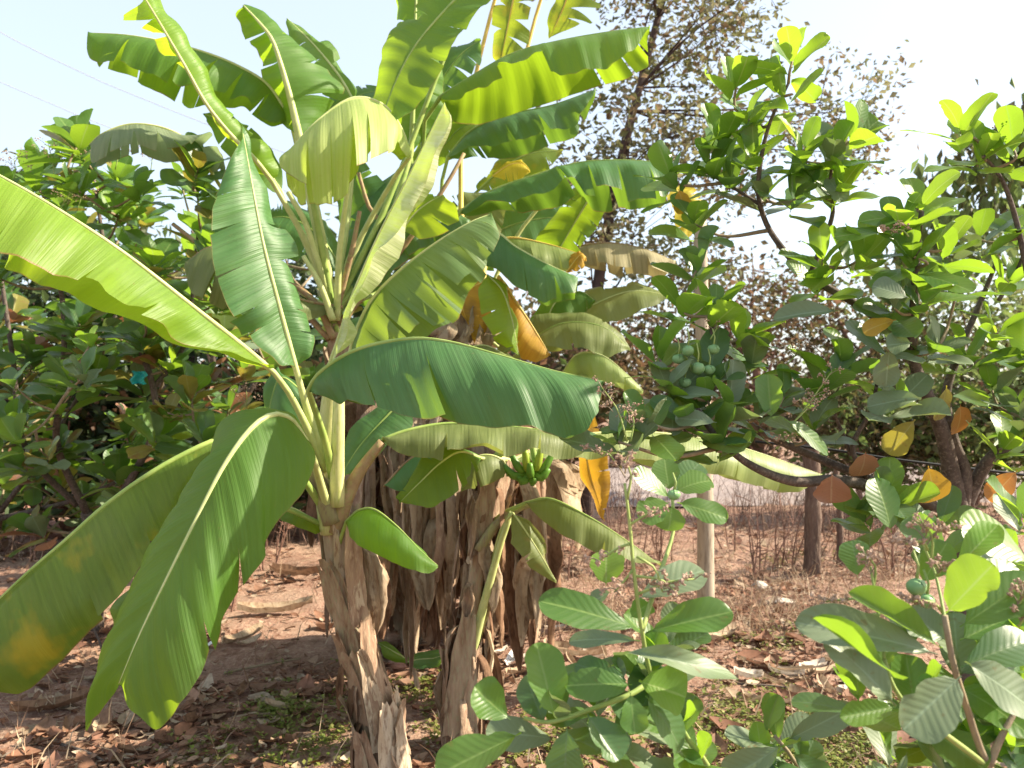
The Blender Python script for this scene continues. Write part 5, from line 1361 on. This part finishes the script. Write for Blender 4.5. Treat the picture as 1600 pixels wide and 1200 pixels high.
# ------------------------------------------------------------------ ground cover
DRY = [(.32, .165, .105), (.38, .22, .145), (.27, .13, .08), (.42, .27, .185), (.35, .19, .125), (.25, .135, .085), (.54, .42, .31), (.48, .36, .25), (.31, .16, .11)]
V, Fc, cols = [], [], []
def litter_leaf(p, L_, tone):
    a = rnd.random() * 6.28
    d = Vector((math.cos(a), math.sin(a), rnd.gauss(.05, .22))).normalized()
    s_ = Vector((-math.sin(a), math.cos(a), rnd.gauss(0, .25))).normalized()
    n_ = d.cross(s_).normalized()
    if n_.z < 0:
        n_ = -n_
    w_ = L_ * rnd.uniform(.20, .36)
    cu = rnd.uniform(.05, .5) * w_
    be = rnd.uniform(-.1, .22) * L_
    b0 = len(V)
    rows = ((0, .08), (.3, .8), (.65, 1.0), (1, .12))
    for f, k in rows:
        for s in (-1, 0, 1):
            V.append(p + d * L_ * (f - .5) + s_ * (s * w_ * k) + n_ * (cu * abs(s) + be * (f - .5) ** 2 * 4))
    for i in range(3):
        for c_ in range(2):
            q0 = b0 + i * 3 + c_
            Fc.append((q0, q0 + 1, q0 + 4, q0 + 3))
    k = rnd.uniform(.7, 1.2)
    cols.extend([(tone[0] * k, tone[1] * k, tone[2] * k)] * 12)
for i in range(36000):
    y = 1.6 * (9.5 / 1.6) ** rnd.random()
    x = rnd.uniform(-.85, .85) * y + rnd.uniform(-.5, .5)
    dn = noise.noise(Vector((x * .9, y * .9, 1.0)))
    if rnd.random() > .60 + 1.3 * dn:
        continue
    L_ = rnd.uniform(.018, .055) * (2.6 if rnd.random() < .10 else 1) * (1 + .05 * y)
    litter_leaf(Vector((x, y, gz(x, y) + rnd.uniform(.006, .03))), L_, rnd.choice(DRY))
o = mesh('leaf_litter', V, Fc, M['tone'], cols=cols)
tag(o, 'curled dry brown leaves strewn over the red earth', 'leaf litter', kind='stuff')

V, Fc, cols = [], [], []
GW = [(.26, .31, .06), (.32, .35, .09), (.20, .27, .05), (.36, .36, .12)]
def weed(p, n_, L_):
    for k in range(n_):
        a = rnd.random() * 6.28
        d = Vector((math.cos(a), math.sin(a), rnd.uniform(.1, .9))).normalized()
        s_ = Vector((-math.sin(a), math.cos(a), 0)) * L_ * .32
        o_ = p + Vector((rnd.gauss(0, .5) * L_, rnd.gauss(0, .5) * L_, rnd.uniform(.0, 1.2) * L_))
        b0 = len(V)
        V.extend([o_, o_ + d * L_ * .5 + s_, o_ + d * L_ + Vector((0, 0, -.1 * L_)), o_ + d * L_ * .5 - s_])
        Fc.append((b0, b0 + 1, b0 + 2, b0 + 3))
        t_ = rnd.choice(GW)
        k_ = rnd.uniform(.7, 1.2)
        cols.extend([tuple(z * k_ for z in t_)] * 4)
for cx, cy, rx, ry, n_ in ((470, 1140, 95, 55, 210), (440, 1120, 40, 20, 70), (650, 1080, 60, 30, 80), (690, 1130, 30, 30, 30), (900, 1190, 180, 60, 320), (1170, 1150, 150, 60, 480), (1330, 1190, 160, 45, 320), (1190, 1010, 90, 25, 90), (1230, 870, 70, 15, 60), (1420, 1120, 100, 60, 120), (560, 1100, 50, 70, 40), (330, 1180, 80, 30, 40), (60, 1010, 60, 25, 15)):
    for i in range(n_):
        g_ = G(cx + rnd.gauss(0, .55) * rx, cy + rnd.gauss(0, .55) * ry)
        weed(g_ + Vector((0, 0, .01)), rnd.randrange(6, 13), rnd.uniform(.011, .028))
o = mesh('weeds', V, Fc, M['tone_live'], cols=cols)
tag(o, 'low yellow green weeds in patches on the earth', 'weeds', kind='stuff')

V, Fc, cols = [], [], []
STR = [(.46, .34, .23), (.36, .23, .16), (.52, .40, .28), (.30, .18, .12)]
for i in range(9000):
    if i % 3:
        p = G(rnd.uniform(840, 1450), 770 + 240 * rnd.random() ** .7)
    else:
        y = 2.4 * (11 / 2.4) ** rnd.random()
        x = rnd.uniform(-.8, .8) * y
        p = Vector((x, y, gz(x, y)))
    a = rnd.random() * 6.28
    tall = rnd.random() < .4
    L_ = rnd.uniform(.08, .24) * (1.2 if tall else 1)
    d = Vector((math.cos(a), math.sin(a), rnd.uniform(.9, 2.5) if tall else rnd.uniform(.02, .25))).normalized()
    s_ = d.cross(Vector((rnd.gauss(0, 1), rnd.gauss(0, 1), rnd.gauss(0, 1)))).normalized() * rnd.uniform(.0015, .004)
    be = Vector((rnd.gauss(0, .12), rnd.gauss(0, .12), -.12)) * L_
    b0 = len(V)
    V.extend([p - s_, p + s_, p + d * L_ * .6 + s_ * .8, p + d * L_ * .6 - s_ * .8, p + d * L_ + be])
    Fc.extend([(b0, b0 + 1, b0 + 2, b0 + 3), (b0 + 3, b0 + 2, b0 + 4)])
    t_ = rnd.choice(STR)
    cols.extend([t_] * 5)
o = mesh('dry_grass', V, Fc, M['tone'], cols=cols, smoothf=False)
tag(o, 'dead straw coloured grass and thin twigs on the earth', 'dry grass', kind='stuff')

# tangle of dry brush before the road
V, Fc, cols = [], [], []
TW = [(.20, .11, .08), (.27, .16, .12), (.16, .09, .065), (.33, .22, .16)]
for i in range(2600):
    x, y = rnd.uniform(-7, 9), rnd.uniform(7.2, 11.2)
    if noise.noise(Vector((x * .8, y * .8, 5))) < -.12:
        continue
    p = Vector((x, y, gz(x, y)))
    h = rnd.uniform(.25, .95)
    d = Vector((rnd.gauss(0, .35), rnd.gauss(0, .3), 1)).normalized() * h
    t_ = rnd.choice(TW)
    s_ = Vector((1, rnd.uniform(-.5, .5), 0)).normalized() * rnd.uniform(.003, .007)
    f_ = Vector((-s_.y, s_.x, 0))
    for st, dd, k in [(p, d, 1.0)] + [(p + d * rnd.uniform(.3, .9), Vector((rnd.gauss(0, 1), rnd.gauss(0, 1), rnd.uniform(.1, 1))).normalized() * h * rnd.uniform(.2, .45), .6) for _ in range(4)]:
        b0 = len(V)
        V.extend([st + s_ * k, st - s_ * .5 * k + f_ * k, st - s_ * .5 * k - f_ * k, st + dd])
        Fc.extend([(b0, b0 + 1, b0 + 3), (b0 + 1, b0 + 2, b0 + 3), (b0 + 2, b0, b0 + 3)])
        cols.extend([t_] * 4)
o = mesh('dry_brush', V, Fc, M['tone'], cols=cols, smoothf=False)
tag(o, 'tangle of thin dry brown brush along the near side of the road', 'dry brush', kind='stuff')

# loose things lying about
def rock(name, px, py, r_, mat, label, cat, flat=.6, seed=0):
    c_ = G(px, py)
    V, Fc = [], []
    n1_, n2_ = 8, 12
    for i in range(n1_ + 1):
        th = math.pi * i / n1_
        for k in range(n2_):
            ph = 2 * math.pi * k / n2_
            v = Vector((math.sin(th) * math.cos(ph), math.sin(th) * math.sin(ph), math.cos(th)))
            f = 1 + .35 * noise.noise(v * 1.6 + Vector((seed, px * .1, 0))) + .12 * noise.noise(v * 5 + Vector((seed, 3, 0)))
            V.append(c_ + Vector((v.x * r_ * f * 1.2, v.y * r_ * f, v.z * r_ * f * flat + r_ * flat * .5)))
    for i in range(n1_):
        for k in range(n2_):
            Fc.append((i * n2_ + k, (i + 1) * n2_ + k, (i + 1) * n2_ + (k + 1) % n2_, i * n2_ + (k + 1) % n2_))
    return tag(mesh(name, V, Fc, M[mat], smoothf=False, merge=True), label, cat)
rock('stone', 1187, 915, .055, 'stone', 'pale stone on the dry ground right of the pale pole', 'stone', .8)
rock('stone', 1228, 945, .06, 'stone', 'flat tan stone in front of the thick dark post', 'stone', .4, 3)
rock('stone', 1320, 1085, .04, 'stone', 'pale stone beside the large veined sapling leaves', 'stone', .7, 5)
rock('stone', 20, 815, .35, 'stone_red', 'heap of reddish earth at the left edge', 'earth heap', .6, 8)
rock('stone', 75, 840, .2, 'stone_red', 'reddish clod beside the earth heap at the left edge', 'clod', .6, 9)
rock('stone', 620, 1042, .05, 'stone_red', 'red clod between the two banana trunks', 'clod', .6, 2)

def scrap(name, px, py, L_, W_, mat, label, cat, rz=0.0, curl=.3, lift=.0):
    """curled sheet lying on the ground"""
    c_ = G(px, py)
    V, Fc, UV = [], [], []
    n_, C_ = 12, 6
    sd_ = px * .13
    d = Vector((math.cos(rz), math.sin(rz), 0))
    s_ = Vector((-math.sin(rz), math.cos(rz), 0))
    for i in range(n_ + 1):
        f = i / n_ - .5
        for k in range(C_ + 1):
            s = k / C_ * 2 - 1
            w_ = W_ * .5 * (1 - (2 * f) ** 4 * .7) * (1 + .2 * noise.noise(Vector((f * 5, s, sd_))))
            V.append(c_ + d * L_ * f + s_ * s * w_ + Vector((0, 0, .012 + lift * (f + .5) + curl * W_ * s * s * .6 + .10 * W_ * noise.noise(Vector((f * 6, s * 2, sd_))) + .08 * L_ * (2 * f) ** 2)))
            UV.append((f, s))
    for i in range(n_):
        for k in range(C_):
            q0 = i * (C_ + 1) + k
            Fc.append((q0, q0 + 1, q0 + C_ + 2, q0 + C_ + 1))
    return tag(mesh(name, V, Fc, M[mat], uv=UV), label, cat)
scrap('plastic_scrap', 1305, 1020, .10, .05, 'plastic', 'white curled scrap on the ground behind the large veined leaf', 'scrap', 1.9, .5, .05)
scrap('plastic_scrap', 1330, 1075, .08, .06, 'plastic', 'small white scrap below the curled white scrap', 'scrap', .4, .3)
scrap('plastic_scrap', 326, 1022, .05, .035, 'plastic', 'small white scrap on the earth near the front banana leaf tip', 'scrap', .8, .5, .02)
scrap('plastic_scrap', 800, 1035, .14, .06, 'plastic', 'white paper scrap right of the shaggy banana trunk', 'scrap', 1.2, .5, .04)
for i, (px, py, L_, W_, rz, lab) in enumerate(((830, 960, .42, .12, .3, 'fallen tan banana sheath lying right of the shaggy trunk'), (900, 1030, .34, .11, -.5, 'pale curled dead leaf behind the rounded sapling leaves'), (960, 1010, .30, .10, .9, 'tan curled dead leaf under the pale pole side of the sapling'),
                                               (760, 1060, .28, .09, 1.3, 'brown dead leaf at the foot of the shaggy trunk'), (430, 960, .5, .14, .2, 'long dead banana leaf in shade left of the front trunk'), (460, 900, .5, .16, -.4, 'grey dead banana leaf heaped in shade behind the front trunk'),
                                               (1210, 1060, .4, .04, -.6, 'long pale dry strip curving on the ground'), (1300, 1060, .35, .05, .5, 'short pale dry strip beside the white scrap'), (80, 1110, .34, .10, .4, 'tan dead leaf at the lower left edge'), (230, 1080, .3, .1, -.3, 'tan dead leaf behind the hanging banana leaf tip'),
                                               (660, 990, .45, .14, .1, 'brown dead leaf at the foot of the hanging withered leaves'), (880, 985, .3, .1, -1.0, 'tan dead leaf between shaggy trunk and sapling'), (1130, 1010, .3, .09, .7, 'brown dead leaf at the foot of the pale pole'), (380, 1010, .3, .09, 1.0, 'brown dead leaf at the edge of the shade'))):
    scrap('dead_leaf', px, py, L_, W_, 'dead_tan' if i % 3 != 2 else 'dead', lab, 'dead leaf', rz, .6, .02)
ORD = ('first', 'second', 'third', 'fourth', 'fifth', 'sixth', 'seventh', 'eighth', 'ninth', 'tenth')
for lo, hi, y0, y1, mats_, lab, grp in ((780, 1000, 985, 1070, ('dead_pale', 'dead_tan'), 'curled pale dead leaf piece from the shaggy trunk in the drift', 'pale dead leaf pieces in the drift'),
                                         (1150, 1320, 985, 1110, ('dead_tan', 'dead_pale', 'dead_tan'), 'curled dead leaf piece from the pale pole on open ground', 'dead leaf pieces right of the pole'),
                                         (30, 490, 1030, 1180, ('dead_tan', 'dead'), 'curled dead leaf piece from the left edge on bare earth', 'dead leaf pieces left of the front trunk')):
    for i in range(10):
        o_ = scrap('dead_leaf', lo + (hi - lo) * (i + rnd.uniform(.1, .9)) / 10, rnd.uniform(y0, y1), rnd.uniform(.09, .2), rnd.uniform(.035, .08), mats_[i % len(mats_)], ORD[i] + ' ' + lab, 'dead leaf', rnd.random() * 6, .7, rnd.uniform(0, .04))
        o_["group"] = grp
# teal scrap caught in the left cashew
c_ = P(217, 590, 4.5)
V, Fc, UV = [], [], []
for i in range(9):
    for k in range(7):
        f, s = i / 8 - .5, k / 6 - .5
        V.append(c_ + .6 * Vector((f * .13 + .02 * math.sin(s * 7), .04 * noise.noise(Vector((f * 5, s * 5, 2))) + .03 * math.cos(f * 9), s * .12 + .02 * noise.noise(Vector((f * 6, s * 6, 8))))))
        UV.append((f, s))
for i in range(8):
    for k in range(6):
        q0 = i * 7 + k
        Fc.append((q0, q0 + 1, q0 + 8, q0 + 7))
tag(mesh('plastic_scrap', V, Fc, M['teal'], uv=UV), 'crumpled teal plastic scrap caught in the left cashew branches', 'scrap')
# fallen sticks
for i, (x0, y0, x1, y1, lab) in enumerate(((90, 1165, 175, 1195, 'dark stick on the earth in the lower left corner'), (1190, 1030, 1290, 1090, 'pale stick on the ground right of the pole'), (1150, 1085, 1260, 1090, 'thin pale stick lying level on the ground'), (350, 1060, 470, 1040, 'thin stick across the sunlit earth'), (140, 980, 165, 1050, 'upright broken twig behind the hanging banana leaves'))):
    a, b_ = G(x0, y0), G(x1, y1)
    if i == 4:
        a, b_ = G(165, 1050), P(140, 975, G(165, 1050).y)
    V, Fc, UV = tube_geo(cr([a + Vector((0, 0, .015)), (a + b_) / 2 + Vector((.01, .01, .02)), b_ + Vector((0, 0, .02))], 9), (.008, .004), 6, rough=.2)
    tag(mesh('stick', V, Fc, M['bark' if i % 2 == 0 else 'twig'], uv=UV), lab, 'stick')
# banana suckers by the trunks
for px, py, lab, lv in ((655, 1085, 'tiny banana sucker with two leaves between the trunks', ((-1, .10, .55), (1, .16, .30))),):
    b_ = G(px, py)
    e = empty('banana_sucker', b_, lab, 'sucker')
    d_ = b_.y
    tube('stem', [b_ + Vector((0, 0, -.02)), P(648, 1050, d_), P(640, 1030, d_)], (.016, .008), M['sheath_brown'], e, 8)
    banana_leaf(e, [(640, 1032, d_), (622, 1022, d_ - .02), (605, 1012, d_ - .03), (590, 1004, d_ - .03)], [(640, 1032), (622, 1036), (600, 1028), (590, 1004)], [(640, 1032), (620, 1012), (600, 1002), (590, 1004)], -.02, .02, 'ban', 'rib', rib=.004, rows=20)
    banana_leaf(e, [(632, 1035, d_), (655, 1030, d_ - .03), (680, 1028, d_ - .04), (703, 1018, d_ - .04)], [(632, 1035), (655, 1046), (685, 1042), (703, 1018)], [(632, 1035), (655, 1020), (685, 1014), (703, 1018)], -.02, .02, 'ban_dark', 'rib', rib=.004, rows=20)
